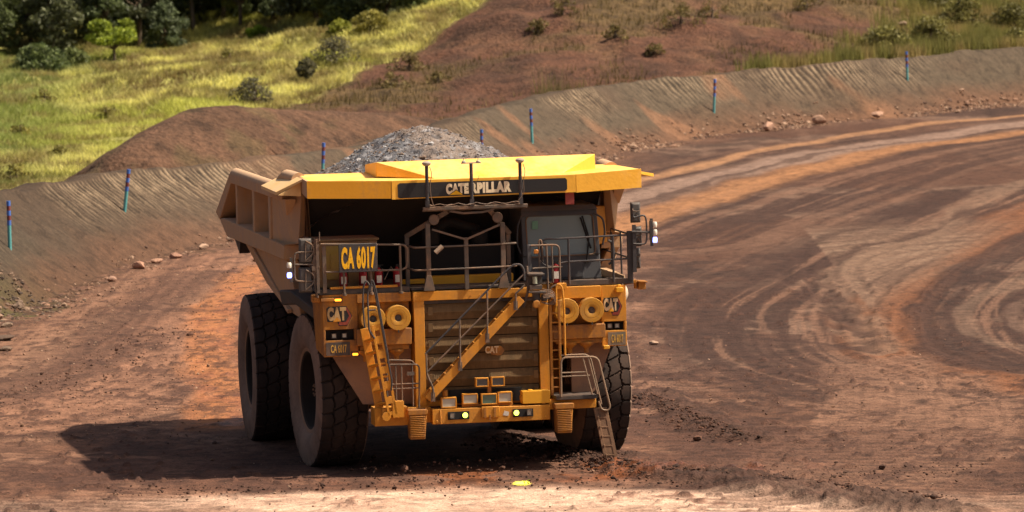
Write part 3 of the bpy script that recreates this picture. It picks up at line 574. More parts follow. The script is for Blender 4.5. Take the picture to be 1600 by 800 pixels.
# the forest edge: each trunk a tree of its own
hz = lambda x, y: float(hillz(np.array([x]), np.array([y]))[0])
FT = [(-33, 191, 7, 4.2, 0), (-30.2, 190.5, 6, 3.6, 1), (-28.2, 194, 8, 4.0, 0), (-26.6, 190.8, 5.5, 3.2, 2), (-24.9, 195, 8, 4.0, 1), (-23.6, 192, 6.5, 2.8, 0), (-22.0, 197, 8, 3.8, 2), (-20.6, 200, 7.5, 3.6, 0),
      (-18.8, 199, 7, 2.8, 3), (-17.2, 201, 8, 3.4, 1), (-16.0, 198.5, 5.5, 2.6, 3), (-14.0, 197, 7, 3.6, 0), (-12.6, 194, 5, 3.0, 2), (-11.2, 193, 5.5, 3.2, 0), (-9.8, 190, 4.6, 2.8, 1), (-8.4, 189, 4.6, 2.8, 0), (-6.9, 186.5, 4.0, 2.6, 2), (-5.5, 184, 3.6, 2.4, 1), (-31.5, 200, 9, 4.4, 0), (-27, 203, 9, 4.2, 1), (-23, 206, 9, 4.2, 0), (-19, 208, 9, 4.4, 1), (-15, 204, 8, 4, 0), (-11, 199, 7, 4, 1), (-7.9, 195, 6, 3.6, 0), (-4.6, 190, 4.6, 3.0, 0)]
FK = [((.05, .065, .03), (.13, .165, .065)), ((.07, .085, .035), (.16, .20, .07)), ((.075, .085, .045), (.21, .23, .11)), ((.12, .13, .035), (.27, .29, .07))]
WHERE = ['at the far left end of the forest edge', 'second from the left along the forest edge', 'in the left part of the forest behind the leafy thicket', 'standing behind the leafy green thicket at left', 'left of the flat-topped bright little tree', 'directly behind the flat-topped bright little tree', 'between the flat-topped little tree and the round bush', 'behind the round grey-green bush',
         'just right of the round grey-green bush, with thin bare stem', 'behind the reddish thin stems', 'right of the reddish stems, low and bright', 'above the small bright bush on the grass crest', 'right of the small bright bush on the grass crest', 'behind the middle of the grassy crest', 'left behind the golden bush', 'behind the golden bush', 'right behind the golden bush', 'at the right end of the forest edge',
         'in the second row at far left', 'in the second row behind the thicket', 'in the second row behind the flat-topped tree', 'in the second row behind the round bush', 'in the second row above the grass crest', 'in the second row behind the grassy crest', 'in the second row behind the golden bush', 'in the second row at the right end of the forest']
for (x, y, h, w, k), wh in zip(FT, WHERE):
    nm = ['dark dense', 'mid green leafy', 'grey-green bushy', 'sunlit olive'][k]
    plant('forest_tree', nm + ' tree ' + wh, 'tree', (x, y, hz(x, y)), h, w, *FK[k], 'trees of the forest edge', clear=.12 if k != 3 else .35, nclump=26, leaf=.12, per=300, trunk_r=.12)
# the forest behind as one mass
n = 70000; fx = RG.uniform(-70, 2, n); fy = RG.uniform(202, 228, n) - np.clip((fx + 15) * 1.0, 0, 11); fz = hillz(fx, fy) + RG.uniform(0, 9, n) ** 1.0; mk = (fbm(fx * .4 + fz * .3, fy * .3 + fz * .5, 301, 3) > .36); fx, fy, fz = fx[mk], fy[mk], fz[mk]
V, F, K = quads(np.stack([fx, fy, fz], -1), .28, leafcols(len(fx), (.045, .055, .03), (.12, .14, .065)))
tag(link('forest', np_mesh('forest', V, F, LEAF, K, smooth=False)), 'dark mass of forest filling the top left behind the edge trees', 'forest', kind='stuff')
YG1, YG2 = (.14, .19, .025), (.36, .42, .05)
plant('small_tree', 'small flat-topped tree with bright yellow-green leaves on the grassy hillside', 'tree', (-22.6, 185, 2.3), 2.75, 3.0, YG1, YG2, None, clear=.5, nclump=14, leaf=.09, per=420, layered=True, trunk_r=.08)
plant('bush', 'tall round grey-green bush at the forest edge', 'bush', (-20.3, 195, 2.6), 3.1, 2.5, (.06, .08, .04), (.18, .22, .11), None, clear=.02, nclump=20, leaf=.09, per=420, gap=.25)
plant('thicket_shrub', 'broad leafy green thicket low on the grass at far left', 'shrub', (-26.6, 181, 1.7), 2.0, 3.6, (.07, .10, .035), (.17, .21, .07), None, clear=.02, nclump=22, leaf=.09, per=380, gap=.2)
plant('thicket_shrub', 'mid green shrub touching the right side of the leafy thicket', 'shrub', (-24.8, 183, 2.0), 1.4, 2.2, (.08, .10, .035), (.18, .21, .07), None, clear=.02, nclump=14, leaf=.08, per=380)
plant('bush', 'small vivid green bush on the sunlit grass crest', 'bush', (-14.8, 194.5, 3.3), .75, 1.5, (.20, .30, .02), (.38, .50, .05), None, clear=.0, nclump=10, leaf=.07, per=500, gap=.1)
plant('bush', 'golden yellow-green bush, the largest on the grassy crest', 'bush', (-7.6, 177.5, 3.7), 1.6, 2.3, (.26, .24, .05), (.48, .42, .10), None, clear=.0, nclump=16, leaf=.07, per=500, gap=.15)
plant('bush', 'yellow-green bush left of the golden bush', 'bush', (-9.4, 181.0, 3.7), .95, 1.6, (.22, .25, .03), (.42, .42, .07), None, clear=.0, nclump=12, leaf=.07, per=450, gap=.15)
DG1, DG2 = (.085, .085, .045), (.22, .20, .11)
plant('dark_shrub', 'dark open shrub with a forked stem above the end of the spoil mound', 'shrub', (-12.9, 150, 1.1), 1.6, 2.4, DG1, DG2, 'dark shrubs on the grassy slope', clear=.3, nclump=16, leaf=.06, per=240, gap=.45, trunk_r=.05)
plant('dark_shrub', 'small dark upright shrub on the slope, between the two wider ones', 'shrub', (-10.7, 161.5, 1.9), 1.35, 1.3, DG1, DG2, 'dark shrubs on the grassy slope', clear=.25, nclump=10, leaf=.07, per=330, gap=.38, trunk_r=.04)
plant('dark_shrub', 'wide dark shrub highest on the slope, below the golden bush', 'shrub', (-9.3, 165.5, 2.6), 1.7, 2.5, DG1, DG2, 'dark shrubs on the grassy slope', clear=.25, nclump=16, leaf=.06, per=240, gap=.45, trunk_r=.05)
for (x, y, h, w, lb) in [(-22.2, 118, .9, 1.3, 'low olive bush just above the berm at the left edge'), (-21.0, 127, .8, 1.2, 'low olive bush on the lower grass left of the mound'), (-24.5, 160, .9, 1.5, 'olive bush in the middle of the left grass slope'), (-20.5, 150, .8, 1.3, 'dry olive bush on the grass above the spoil mound'), (-19, 170, .8, 1.2, 'olive bush below the flat-topped little tree'), (-15.5, 176, .8, 1.3, 'olive bush in the brightest part of the grass'), (-24, 140, .8, 1.2, 'dry olive bush low on the left grass slope')]:
    plant('bush', lb, 'bush', (x, y, hz(x, y) - .1), h, w, (.20, .18, .05), (.36, .32, .08), 'low olive bushes in the long grass', clear=0, nclump=9, leaf=.06, per=200, gap=.38)
for (x, y, h, w, lb) in [(9.5, 168, 1.3, 2.6, 'wide olive scrub bush high on the red slope, right of centre'), (11.4, 173, 1.2, 2.0, 'olive scrub bush at the top edge right of centre'), (3.1, 172, 1.2, 1.8, 'olive scrub bush at the top edge above the truck canopy'), (5.8, 163.5, .9, 1.4, 'small brownish scrub bush in the middle of the red slope'), (-5.2, 162, 1.2, 2.2, 'olive scrub bush on the red slope left of the ore heap top'), (-6.0, 153, .9, 1.8, 'low olive scrub bush just above the ore heap'), (1.7, 168, .9, 1.4, 'faint olive scrub bush high on the red slope above the cab side'), (-3.6, 155, .8, 1.6, 'low dry scrub bush at the foot of the red slope'), (7.8, 160, .7, 1.3, 'small dry scrub bush right of centre, lower on the red slope'), (17, 180, 1.1, 2.0, 'brown scrub bush at the top edge far right')]:
    plant('scrub_bush', lb, 'bush', (x, y, hz(x, y) - .1), h, w, (.12, .09, .03), (.23, .18, .06), 'dry scrub bushes on the red slope', clear=0, nclump=11, leaf=.055, per=200, gap=.42)
for (x, y, h, w, lb) in [(20.6, 168, 1.5, 2.8, 'broad yellow-green bush right of the sixth post, behind the berm'), (23.5, 174, 1.9, 2.8, 'tall green bush behind the right end of the berm'), (26.0, 182, 2.2, 3.2, 'tall olive bush at the top right'), (29.0, 184, 2.0, 3.0, 'large olive bush at the right edge of the picture'), (28.6, 176, 1.4, 2.2, 'lower green bush near the right edge'), (24.5, 187, 2.0, 3.0, 'dark olive bush at the very top right')]:
    plant('scrub_bush', lb, 'bush', (x, y, hz(x, y) - .1), h, w, (.12, .11, .035), (.25, .23, .065), 'bushes behind the right end of the berm', clear=0, nclump=16, leaf=.07, per=330, gap=.22)
plant('bush', 'vivid green tuft-like bush right behind the berm crest, above the fifth post', 'bush', (1.9, 124.5, .75), 1.25, 2.0, (.16, .22, .02), (.34, .42, .05), None, clear=0, nclump=12, leaf=.05, per=600, gap=.08)

# grass
def blades(x, y, z, h, w, col, nb=4, lean=.35):
    n = len(x); x = np.repeat(x, nb) + RG.normal(0, .10, n * nb); y = np.repeat(y, nb) + RG.normal(0, .10, n * nb); z = np.repeat(z, nb); h = np.repeat(h, nb) * RG.uniform(.55, 1.15, n * nb)
    a = RG.uniform(0, 6.283, n * nb); ln = RG.uniform(0, lean, n * nb) * h; col = np.repeat(col, nb, 0) * RG.uniform(.7, 1.3, (n * nb, 1))
    dx, dy = np.cos(a) * w / 2, np.sin(a) * w / 2; b = RG.uniform(0, 6.283, n * nb)
    P0 = np.stack([x - dx, y - dy, z - .05], -1); P1 = np.stack([x + dx, y + dy, z - .05], -1); P2 = np.stack([x + np.cos(b) * ln, y + np.sin(b) * ln, z + h], -1)
    return np.stack([P0, P1, P2], 1).reshape(-1, 3), np.arange(3 * n * nb).reshape(-1, 3), np.repeat(col, 3, 0)
def surfz(x, y):
    zz = hillz(x, y); d, s, g = pdist(x, y, TOEL); o = d * g
    return np.where(o < 11, zz * sstep(4, 11, o) - 1.2 * (1 - sstep(4, 11, o)), zz), o
n = 215000; x = RG.uniform(-64, 4, n); y = RG.uniform(104, 204, n); zz, o = surfz(x, y); ga, _, _ = grass_mask(x, y)
pn = fbm(x * .35, y * .25, 311, 4, .6); keep = (ga > RG.uniform(.1, 1, n)) & (o > 4.2) & (pn > .33); x, y, zz, pn = x[keep], y[keep], zz[keep], pn[keep]
p2 = fbm(x * .12, y * .08, 312, 3); lf = sstep(-19, -26, x + (y - 150) * .02) * sstep(.3, .6, p2 + .15)
col = np.zeros((len(x), 3)) + np.array((.70, .66, .21)); col = mixc(col, (.22, .19, .06), sstep(.54, .44, pn) * .9); col = mixc(col, (.50, .53, .10), sstep(.5, .62, p2) * .7); col = mixc(col, (.17, .23, .065), lf * .7); col = mixc(col, (.22, .15, .065), sstep(.50, .58, fbm(x * .5, y * .5, 313)) * .6)
V, F, K = blades(x, y, zz, .16 + .42 * pn, .075, col, 3, 1.5); tag(link('hillside_grass', np_mesh('hillside_grass', V, F, GRASS, K, smooth=False)), 'tall sunlit yellow-green grass covering the left hillside', 'grass', kind='stuff')
n = 70000; x = RG.uniform(9, 42, n); y = RG.uniform(132, 205, n); zz, o = surfz(x, y); _, gb_, _ = grass_mask(x, y)
keep = (gb_ > RG.uniform(.1, 1, n)) & (o > 3.7); x, y, zz, o = x[keep], y[keep], zz[keep], o[keep]
ch_ = np.interp(x, P[:, 0], P[:, 2]); zz = np.where(o < 5.5, np.maximum(zz, ch_ - .1 * (o - 3.5) - sstep(4.4, 9, o) * (ch_ + .6)), zz); pn = fbm(x * .4, y * .4, 321, 4)
col = np.zeros((len(x), 3)) + np.array((.32, .27, .085)); col = mixc(col, (.20, .19, .055), sstep(.45, .6, pn)); col = mixc(col, (.30, .22, .10), sstep(.5, .4, pn) * .6)
V, F, K = blades(x, y, zz, .45 + .75 * pn, .06, col, 4); tag(link('verge_grass', np_mesh('verge_grass', V, F, GRASS, K, smooth=False)), 'long green grass growing behind the right part of the berm', 'grass', kind='stuff')
n = 20000; x = RG.uniform(-12, 22, n); y = RG.uniform(128, 190, n); zz, o = surfz(x, y); ga, gb_, _ = grass_mask(x, y); pn = fbm(x * .16, y * .12, 213, 4)
foot = sstep(.47, .58, fbm(x * .25, y * .25, 331, 3)) * sstep(19, 8, o)
keep = ((sstep(.50, .62, pn) * .55 + foot) > RG.uniform(0.05, 1, n)) & (ga < .3) & (o > 5); x, y, zz = x[keep], y[keep], zz[keep]
V, F, K = blades(x, y, zz, RG.uniform(.15, .5, len(x)), .06, leafcols(len(x), (.11, .08, .032), (.19, .14, .055)), 2); tag(link('dry_grass', np_mesh('dry_grass', V, F, GRASS, K, smooth=False)), 'sparse dry grass and weeds on the red cut slope', 'grass', kind='stuff')
n = 2200; x = RG.uniform(1.5, 8.5, n); y = RG.uniform(124, 142, n); zz, o = surfz(x, y); keep = (o > 5) & (o < 11) & (RG.uniform(0, 1, n) < .9); x, y, zz = x[keep], y[keep], zz[keep]
V, F, K = blades(x, y, zz - .1, RG.uniform(1.3, 2.4, len(x)), .06, leafcols(len(x), (.13, .11, .045), (.22, .18, .07)), 4, .25); tag(link('tall_reeds', np_mesh('tall_reeds', V, F, GRASS, K, smooth=False)), 'strip of tall feathery brown-green grass behind the middle of the berm', 'grass', kind='stuff')

# ================================================================== STONES
def stone_mesh(seed, sub=2, sharp=.35):
    import bmesh
    r = random.Random(seed); bm = bmesh.new(); bmesh.ops.create_icosphere(bm, subdivisions=sub, radius=1)
    off = [Vector((r.uniform(-1, 1), r.uniform(-1, 1), r.uniform(-1, 1))).normalized() for _ in range(9)]; lim = [r.uniform(.55, .85) for _ in off]
    for v in bm.verts:
        for o_, l_ in zip(off, lim):
            d = v.co.dot(o_)
            if d > l_: v.co -= o_ * (d - l_)
        v.co *= 1 + r.uniform(-.04, .04)
    V = np.array([v.co[:] for v in bm.verts]); F = np.array([[v.index for v in f.verts] for f in bm.faces]); bm.free(); return V, F
PROTO = [stone_mesh(i, 1) for i in range(6)]; PROTO2 = [stone_mesh(50 + i, 2) for i in range(5)]
def scatter(name, pts, sizes, cols, mat, label, cat):
    Vs, Fs, Cs = [], [], []; b = 0
    for p, s, c_ in zip(pts, sizes, cols):
        v, f = PROTO[rnd.randrange(6)]; a = rnd.uniform(0, 6.28); ca, sa = math.cos(a), math.sin(a)
        q = v * [s * rnd.uniform(.8, 1.4), s * rnd.uniform(.7, 1.2), s * rnd.uniform(.5, .8)]; q = np.stack([q[:, 0] * ca - q[:, 1] * sa, q[:, 0] * sa + q[:, 1] * ca, q[:, 2]], -1) + p
        Vs.append(q); Fs.append(f + b); b += len(v); Cs.append(np.repeat([c_], len(v), 0))
    return tag(link(name, np_mesh(name, np.concatenate(Vs), np.concatenate(Fs), mat, np.concatenate(Cs), smooth=False)), label, cat, kind='stuff')
def stonecol(): 
    return rnd.choice([(.20, .115, .075), (.26, .15, .10), (.14, .08, .055), (.32, .21, .145), (.10, .06, .045)])
pts, sz, cs = [], [], []
for i in range(5200):
    s = rnd.uniform(88, cum[-1] - 40) if rnd.random() < .45 else rnd.uniform(170, 240); q = rnd.gauss(0, .62)
    o_ = -.35 + q * .9 if s < 150 else -.1 + q * .8
    if float(vn(np.array([s * .3]), np.array([3.0]), 5)[0]) < rnd.uniform(.15, .75): continue
    p = berm_at(s, np.clip(o_, -1.39, 2.2)); p = Vector((p.x, p.y, max(p.z, .0)))
    if o_ < -1.39: p = Vector((p.x - nx[0] * 0, p.y, 0.02))
    pts.append(tuple(p)); sz.append(min(.16, rnd.lognormvariate(-3.0, .45)) * (1 if s < 150 else 1.35)); cs.append(stonecol())
for i in range(900):
    p = berm_at(rnd.uniform(86, 106), max(-1.39, rnd.gauss(.1, .8))); pts.append((p.x, p.y, max(p.z, 0))); sz.append(min(.17, rnd.lognormvariate(-2.95, .5))); cs.append(rnd.choice([(.10, .07, .05), (.16, .11, .08), (.24, .16, .11), (.07, .05, .04)]))
scatter('rubble', pts, sz, cs, ROCK, 'strip of small reddish stones along the foot of the berm', 'rubble')
pts, sz, cs = [], [], []
for i in range(3800):
    if rnd.random() < .75: X_, Y_ = rnd.gauss(-11.5, 2.0), rnd.uniform(4, 60)
    else: X_, Y_ = rnd.uniform(-11, 13), rnd.uniform(-12, 30)
    pts.append((X_, Y_, .02)); sz.append(min(.09, rnd.lognormvariate(-4.0, .45))); cs.append(stonecol())
scatter('gravel', pts, sz, cs, ROCK, 'loose pebbles strewn over the haul road', 'gravel')
pts, sz, cs = [], [], []
def along(name, w, n_, s0, s1, smin=-4.0):
    Q = FEAT[name]
    for i in range(n_):
        k = rnd.uniform(s0, s1) * (len(Q) - 1.001); a, b = Q[int(k)], Q[int(k) + 1]; t = k - int(k); g_ = rnd.gauss(0, w); dx, dy = b[0] - a[0], b[1] - a[1]; l = math.hypot(dx, dy) or 1
        pts.append((a[0] + dx * t - dy / l * g_, a[1] + dy * t + dx / l * g_, .05 + max(0, .16 - abs(g_) * .2))); sz.append(min(.11, rnd.lognormvariate(smin + .4, .5))); cs.append(rnd.choice([(.06, .032, .022), (.09, .045, .03), (.045, .026, .02), (.12, .06, .04)]))
along('ridge_a', .5, 2600, 0, 1); along('ridge_b', .45, 500, 0, 1); along('wet_front', 1.2, 500, 0, 1, -4.2); along('left_dark2', .8, 500, 0, 1, -4.3); None
for i in range(700): pts.append((rnd.uniform(-9, 10), rnd.gauss(-6.2, .9), .03)); sz.append(min(.09, rnd.lognormvariate(-3.9, .5))); cs.append((.07, .038, .027))
scatter('clods', pts, sz, cs, ROCK, 'dark crumbly clods of damp earth along the ridges in front of the truck', 'earth clods')
def rock(loc, s, col, label, sq=.6, k=0, rz=0, group='larger stones along the foot of the berm'):
    v, f = PROTO2[k % 5]; q = v * [s * 1.25, s * .9, s * sq]
    o = link('rock', np_mesh('rock', q, f, ROCK, np.repeat([col], len(v), 0), smooth=False)); o.location = loc; o.rotation_euler = (0, 0, rz); tag(o, label, 'rock', group); return o
ROCKS = [((-14.62, 31.9, .10), .30, (.12, .08, .06), 'dark flat rock at the left edge, the largest beside the road', .32), ((-14.3, 28.6, .07), .22, (.16, .11, .08), 'flat brown rock in front of the large dark flat rock', .35),
         ((-15.6, 39.2, .12), .25, (.30, .20, .14), 'pale rock at the berm foot in the left corner rubble', .6), ((-15.0, 36.2, .08), .18, (.2, .14, .1), 'brown rock between the dark flat rock and the berm', .5),
         ((-12.55, 58.0, .12), .26, (.40, .22, .15), 'largest pinkish rock in the rubble, below the second post', .6), ((-12.1, 60.4, .10), .20, (.38, .22, .15), 'pinkish rock right of the largest pinkish one', .6),
         ((-13.1, 52.8, .10), .18, (.36, .22, .16), 'pinkish rock left of the largest pinkish one', .6), ((-11.6, 62.4, .10), .22, (.36, .2, .14), 'rounded pinkish rock in the middle of the left rubble strip', .6),
         ((-10.9, 66.6, .10), .20, (.42, .28, .2), 'pale rock toward the right of the left rubble strip', .55), ((-10.1, 70.3, .09), .17, (.5, .37, .27), 'whitish rock in the rubble left of the truck body', .6),
         ((-8.6, 60.2, .08), .22, (.30, .17, .11), 'lone brown rock on the road left of the truck tail', .55), ((-7.2, 66.0, .08), .18, (.28, .16, .11), 'lone brown rock on the road close behind the truck body', .55),
         ((3.85, 25.6, .06), .12, (.42, .28, .2), 'small pale rock on the dark ground right of the right front tyre', .6),
         ((12.6, 137.2, .25), .34, (.40, .24, .17), 'pinkish rock in the right rubble strip, left of its densest part', .7), ((15.4, 142.2, .25), .36, (.42, .26, .18), 'big pinkish rock in the right rubble strip below the grey berm face', .7), ((18.6, 146.6, .25), .30, (.38, .23, .16), 'pinkish rock at the right end of the rubble strip', .7)]
for i, (l, s, c_, lb, sq) in enumerate(ROCKS): rock(l, s, c_, lb, sq, i, i * 1.3)
rock((22.2, 177.0, hz(22.2, 177) + .35), .26, (.26, .18, .12), 'pale boulder among the bushes at the top right', .6, 2, .4, None)

# ================================================================== MARKER POSTS
PBL = surf('blue_band', (.06, .16, .52), .5, .1); PRD = surf('maroon_band', (.16, .035, .035), .6, .15); PTL = surf('teal_pole', (.09, .33, .34), .6, .2)
def post(loc, h, lean, label):
    root = empty('marker_post', loc); root.rotation_euler = (0, math.atan2(lean, h), 0); tag(root, label, 'marker post', 'striped marker posts along the berm')
    r = .062; mid = h * .50
    MB().cyl((0, 0, -.3), (0, 0, mid), r, m=0, n=12).build('pole', PTL, root)
    for k in range(5):
        a = mid + (h - mid) * k / 5; b = mid + (h - mid) * (k + 1) / 5
        o = MB().cyl((0, 0, a), (0, 0, b), r * 1.06 if k % 2 == 0 else r * 1.02, n=12).build('band', [PRD if k % 2 else PBL], root)
        o['label'] = 'maroon band' if k % 2 else 'blue band'
    return root
for l, h, ln, lb in [((-16.11, 49.71, 1.36), 1.56, 0, 'upright blue and teal marker post at the far left of the berm'), ((-13.64, 66.69, 1.36), 1.54, .2, 'leaning blue and teal marker post, second from the left'), ((-7.35, 86.9, 1.0), 1.6, .1, 'marker post standing just behind the left side of the truck canopy'),
                     ((-1.2, 106.2, .55), 1.45, .03, 'marker post whose blue tip shows over the ore heap'), ((1.01, 113.34, .98), 1.52, -.03, 'marker post behind the top right of the truck canopy'), ((9.96, 136.96, .93), 1.68, .09, 'marker post on the berm left of the grey berm face, second from right'), ((20.64, 153.55, 1.48), 1.62, -.03, 'marker post near the crest at the right end of the berm')]:
    post(l, h, ln, lb)
# ================================================================== THE HAUL TRUCK (front towards -Y)
TRUCK = empty('haul_truck', (-1.266, -1.155, 0), rad(10)); tag(TRUCK, 'huge dusty yellow mining dump truck carrying grey ore round the bend', 'dump truck')
T = TRUCK
# ---- wheels
TR, TW = 1.745, .56
def tyre_mesh():
    prof = [(.90, .40), (.95, .46), (1.02, .51), (1.15, .555), (1.28, .575), (1.40, .575), (1.50, .56), (1.58, .545), (1.64, .54), (1.69, .53), (1.72, .50)]
    tread = [(1.745 - .03 * (w / .47) ** 2, w) for w in np.linspace(.47, -.47, 41)]
    full = prof + tread + [(r, -w) for r, w in prof[::-1]]
    NA = 600; A = np.arange(NA) * 2 * math.pi / NA; Rr_ = np.array([p[0] for p in full]); Wd = np.array([p[1] for p in full])
    a, w = np.meshgrid(A, Wd, indexing='ij'); r = np.repeat(Rr_[None], NA, 0).copy()
    N_ = 30; ph = a * N_ / (2 * math.pi); fr = lambda t: np.abs(t - np.round(t))
    tri = np.abs((ph % 1) - .5) * 2; sd = np.abs(w)
    lat = (fr(ph + .06 * np.sin(sd * 9)) < .05) & (sd > .27)
    zig = np.abs(sd - (.25 + .055 * tri)) < .013
    cen = (fr(ph + .5 + w * 1.3) < .045) & (sd < .26)
    cz = np.abs(w - .06 * (tri - .5)) < .012
    tr_ = r > 1.60
    r = np.where(tr_ & (lat | zig | cen | cz), r - .06, r)
    notch = (fr(ph) < .12) & (sd > .53) & (r > 1.56) & (r < 1.7); r = np.where(notch, r - .03, r)
    r = r + .012 * ((r > 1.17) & (r < 1.22)) - .01 * ((r > 1.44) & (r < 1.47))
    V = np.stack([w, r * np.cos(a), r * np.sin(a)], -1); V = V.reshape(-1, 3)
    n = len(full); i = np.arange(NA * n).reshape(NA, n); j = np.roll(i, -1, 0)
    F = np.stack([i[:, :-1], i[:, 1:], j[:, 1:], j[:, :-1]], -1).reshape(-1, 4)
    me = np_mesh('tyre', V, F, RUB, smooth=False); me.materials.append(RUBS)
    side = (np.abs(V[F[:, 0], 0]) > .50) | (np.hypot(V[F[:, 0], 1], V[F[:, 0], 2]) < 1.6); me.polygons.foreach_set('material_index', side.astype(np.int32)); me.polygons.foreach_set('use_smooth', side)
    return me
TYRE = tyre_mesh()
def wheel(x, y, rz, outer, front):
    """hub with a rim and a tyre as sub-parts; outer: -1 faces -X, 1 faces +X"""
    s = outer; h = MB()
    if front: h.lathe([(0, .22 * s), (.16, .22 * s), (.18, .18 * s), (.18, .06 * s), (.30, .04 * s), (.34, .0)], (0, 0, 0), 'x'); h.lathe([(.33, .0), (.60, -.12 * s), (.64, -.12 * s)], (0, 0, 0), 'x', 1)
    else: h.lathe([(0, .10 * s), (.30, .10 * s), (.42, .06 * s), (.46, -.1 * s), (.66, -.18 * s)], (0, 0, 0), 'x')
    for k in range(8 if front else 16):
        a = k * math.pi * 2 / (8 if front else 16); q = .12 if front else .54; h.cyl((s * (.31 if front else -.12), q * math.cos(a), q * math.sin(a)), (s * (.335 if front else -.06), q * math.cos(a), q * math.sin(a)), .022, n=6)
    w = h.build('wheel', [RIMM, RIMD] if front else RIMD, T); w.location = (x, y, TR - .06); w.rotation_euler = (rnd.uniform(0, 6), 0, 0) if not rz else (0, 0, rz)
    r = MB().lathe([(.64, -.14 * s), (.68, -.10 * s), (.76, .0 * s), (.80, .14 * s), (.82, .26 * s), (.84, .42 * s), (.88, .45 * s)], (0, 0, 0), 'x', 1, n=64); r.lathe([(.88, .45 * s), (.90, .46 * s), (.955, .47 * s), (.965, .44 * s), (.93, .40 * s), (.90, .40 * s), (.86, .2 * s), (.86, -.3 * s), (.93, -.42 * s), (.96, -.45 * s)], (0, 0, 0), 'x', n=64)
    for k in range(24):
        a = k * math.pi / 12; r.cyl((.0 * s, .755 * math.cos(a), .755 * math.sin(a)), (.05 * s, .755 * math.cos(a), .755 * math.sin(a)), .02, n=6)
    r.build('rim', [RIMM, RIMD], w); t = link('tyre', TYRE, w); return w
wheel(-2.97, 0, rad(5), -1, True); wheel(2.97, 0, rad(5), 1, True)
for s in (-1, 1): wheel(s * 3.52, 5.9, 0, s, False); wheel(s * 2.32, 5.9, 0, s, False)

# ---- chassis
c_ = MB()
for s in (-1, 1): c_.box(s * .95 - .25, s * .95 + .25, -2.2, 8.6, 1.7, 2.6)
c_.box(-1.2, 1.2, -2.35, -1.9, 1.15, 1.7); c_.box(-1.2, 1.2, 2.6, 3.2, 1.75, 2.55); c_.box(-1.4, 1.4, 8.0, 8.6, 1.8, 2.5)
c_.box(-2.5, 2.5, -.45, .45, 1.25, 2.0); c_.lathe([(.0, -3.2), (.55, -3.2), (.55, -1.2), (.8, -.7), (.8, .7), (.55, 1.2), (.55, 3.2), (0, 3.2)], (0, 5.9, 1.68), 'x')
c_.box(-1.1, 1.1, -1.5, 1.8, 1.2, 3.5); c_.build('chassis', DARK, T, .02)
c_ = MB(); c_.box(1.5, 2.6, 1.6, 4.2, 1.2, 2.7); c_.build('fuel_tank', YELB, T, .08, 3)
for s in (-1, 1):
    MB().cyl((s * 2.0, -.75, 1.35), (s * 2.0, -.75, 2.35), .20).cyl((s * 2.0, -.75, 2.3), (s * 2.0, -.75, 3.4), .25).lathe([(.25, 0), (.30, .02), (.30, .10), (.25, .12)], (s * 2.0, -.75, 2.3), 'z', n=24).build('suspension_strut', YELB, T)
for s in (-1, 1): MB().cyl((s * 1.45, 2.2, 2.3), (s * 1.45, 4.6, 4.1), .16).build('hoist_cylinder', DARK, T)

# ---- dump body
FLAPM = surf('sunlit_pale_flap', (.80, .52, .22), .6, .3, dcol=(.6, .42, .28))  # left flap's sunlit brightness put into a pale colour
b_ = MB()
xs = lambda y: 3.86 + .032 * max(y, 0)
# floor and outward leaning hull: sections along y, (half width, z) from the floor centre out to the rail
def sec(y, fz, tz, hw): return [(-hw, y, tz), (-hw + .08, y, 4.85), (-hw + .12, y, max(4.65, fz + .1)), (-hw + .55, y, fz + .25 if fz < 4.2 else fz), (-1.6, y, fz), (1.6, y, fz), (hw - .55, y, fz + .25 if fz < 4.2 else fz), (hw - .12, y, max(4.65, fz + .1)), (hw - .08, y, 4.85), (hw, y, tz)]
secs = [sec(-.2, 3.55, 6.35, 3.42), sec(.9, 3.15, 6.3, 3.48), sec(2.4, 3.2, 6.18, 3.55), sec(4.5, 3.6, 6.18, 3.62), sec(7.6, 4.35, 6.18, 3.72), sec(10.2, 4.95, 5.09, 3.80)]
V_ = [p for s_ in secs for p in s_]; n = 10
F_ = [(i * n + k, i * n + k + 1, (i + 1) * n + k + 1, (i + 1) * n + k) for i in range(len(secs) - 1) for k in range(n - 1)]
V2 = []                                        # inner skin, 4 cm in
for s_ in secs:
    for (x, y, z_) in s_: V2.append((x - math.copysign(.06, x) if abs(x) > 1.7 else x, y, z_ + (.08 if z_ < 4.6 else 0)))
b_.add(V_ + V2, F_ + [tuple(len(V_) + k for k in f[::-1]) for f in F_] + [(i * n, (i + 1) * n, (i + 1) * n + len(V_), i * n + len(V_)) for i in range(len(secs) - 1)] + [(i * n + 9, (i + 1) * n + 9, (i + 1) * n + 9 + len(V_), i * n + 9 + len(V_)) for i in range(len(secs) - 1)])
DB = b_.build('dump_body', BODY, T)
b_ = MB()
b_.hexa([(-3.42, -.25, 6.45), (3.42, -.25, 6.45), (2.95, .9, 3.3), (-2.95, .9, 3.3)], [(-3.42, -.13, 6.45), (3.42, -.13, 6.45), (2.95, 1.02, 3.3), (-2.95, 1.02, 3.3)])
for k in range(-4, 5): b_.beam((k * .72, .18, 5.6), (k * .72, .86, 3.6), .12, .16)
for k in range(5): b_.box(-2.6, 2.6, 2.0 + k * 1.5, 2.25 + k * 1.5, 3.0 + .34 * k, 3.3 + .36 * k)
b_.build('front_wall', surf('shade_dark_steel', (.03, .024, .02), .8, .12, dcol=(.07, .045, .03)), T, .01)  # deep shade under the canopy put into the steel's colour
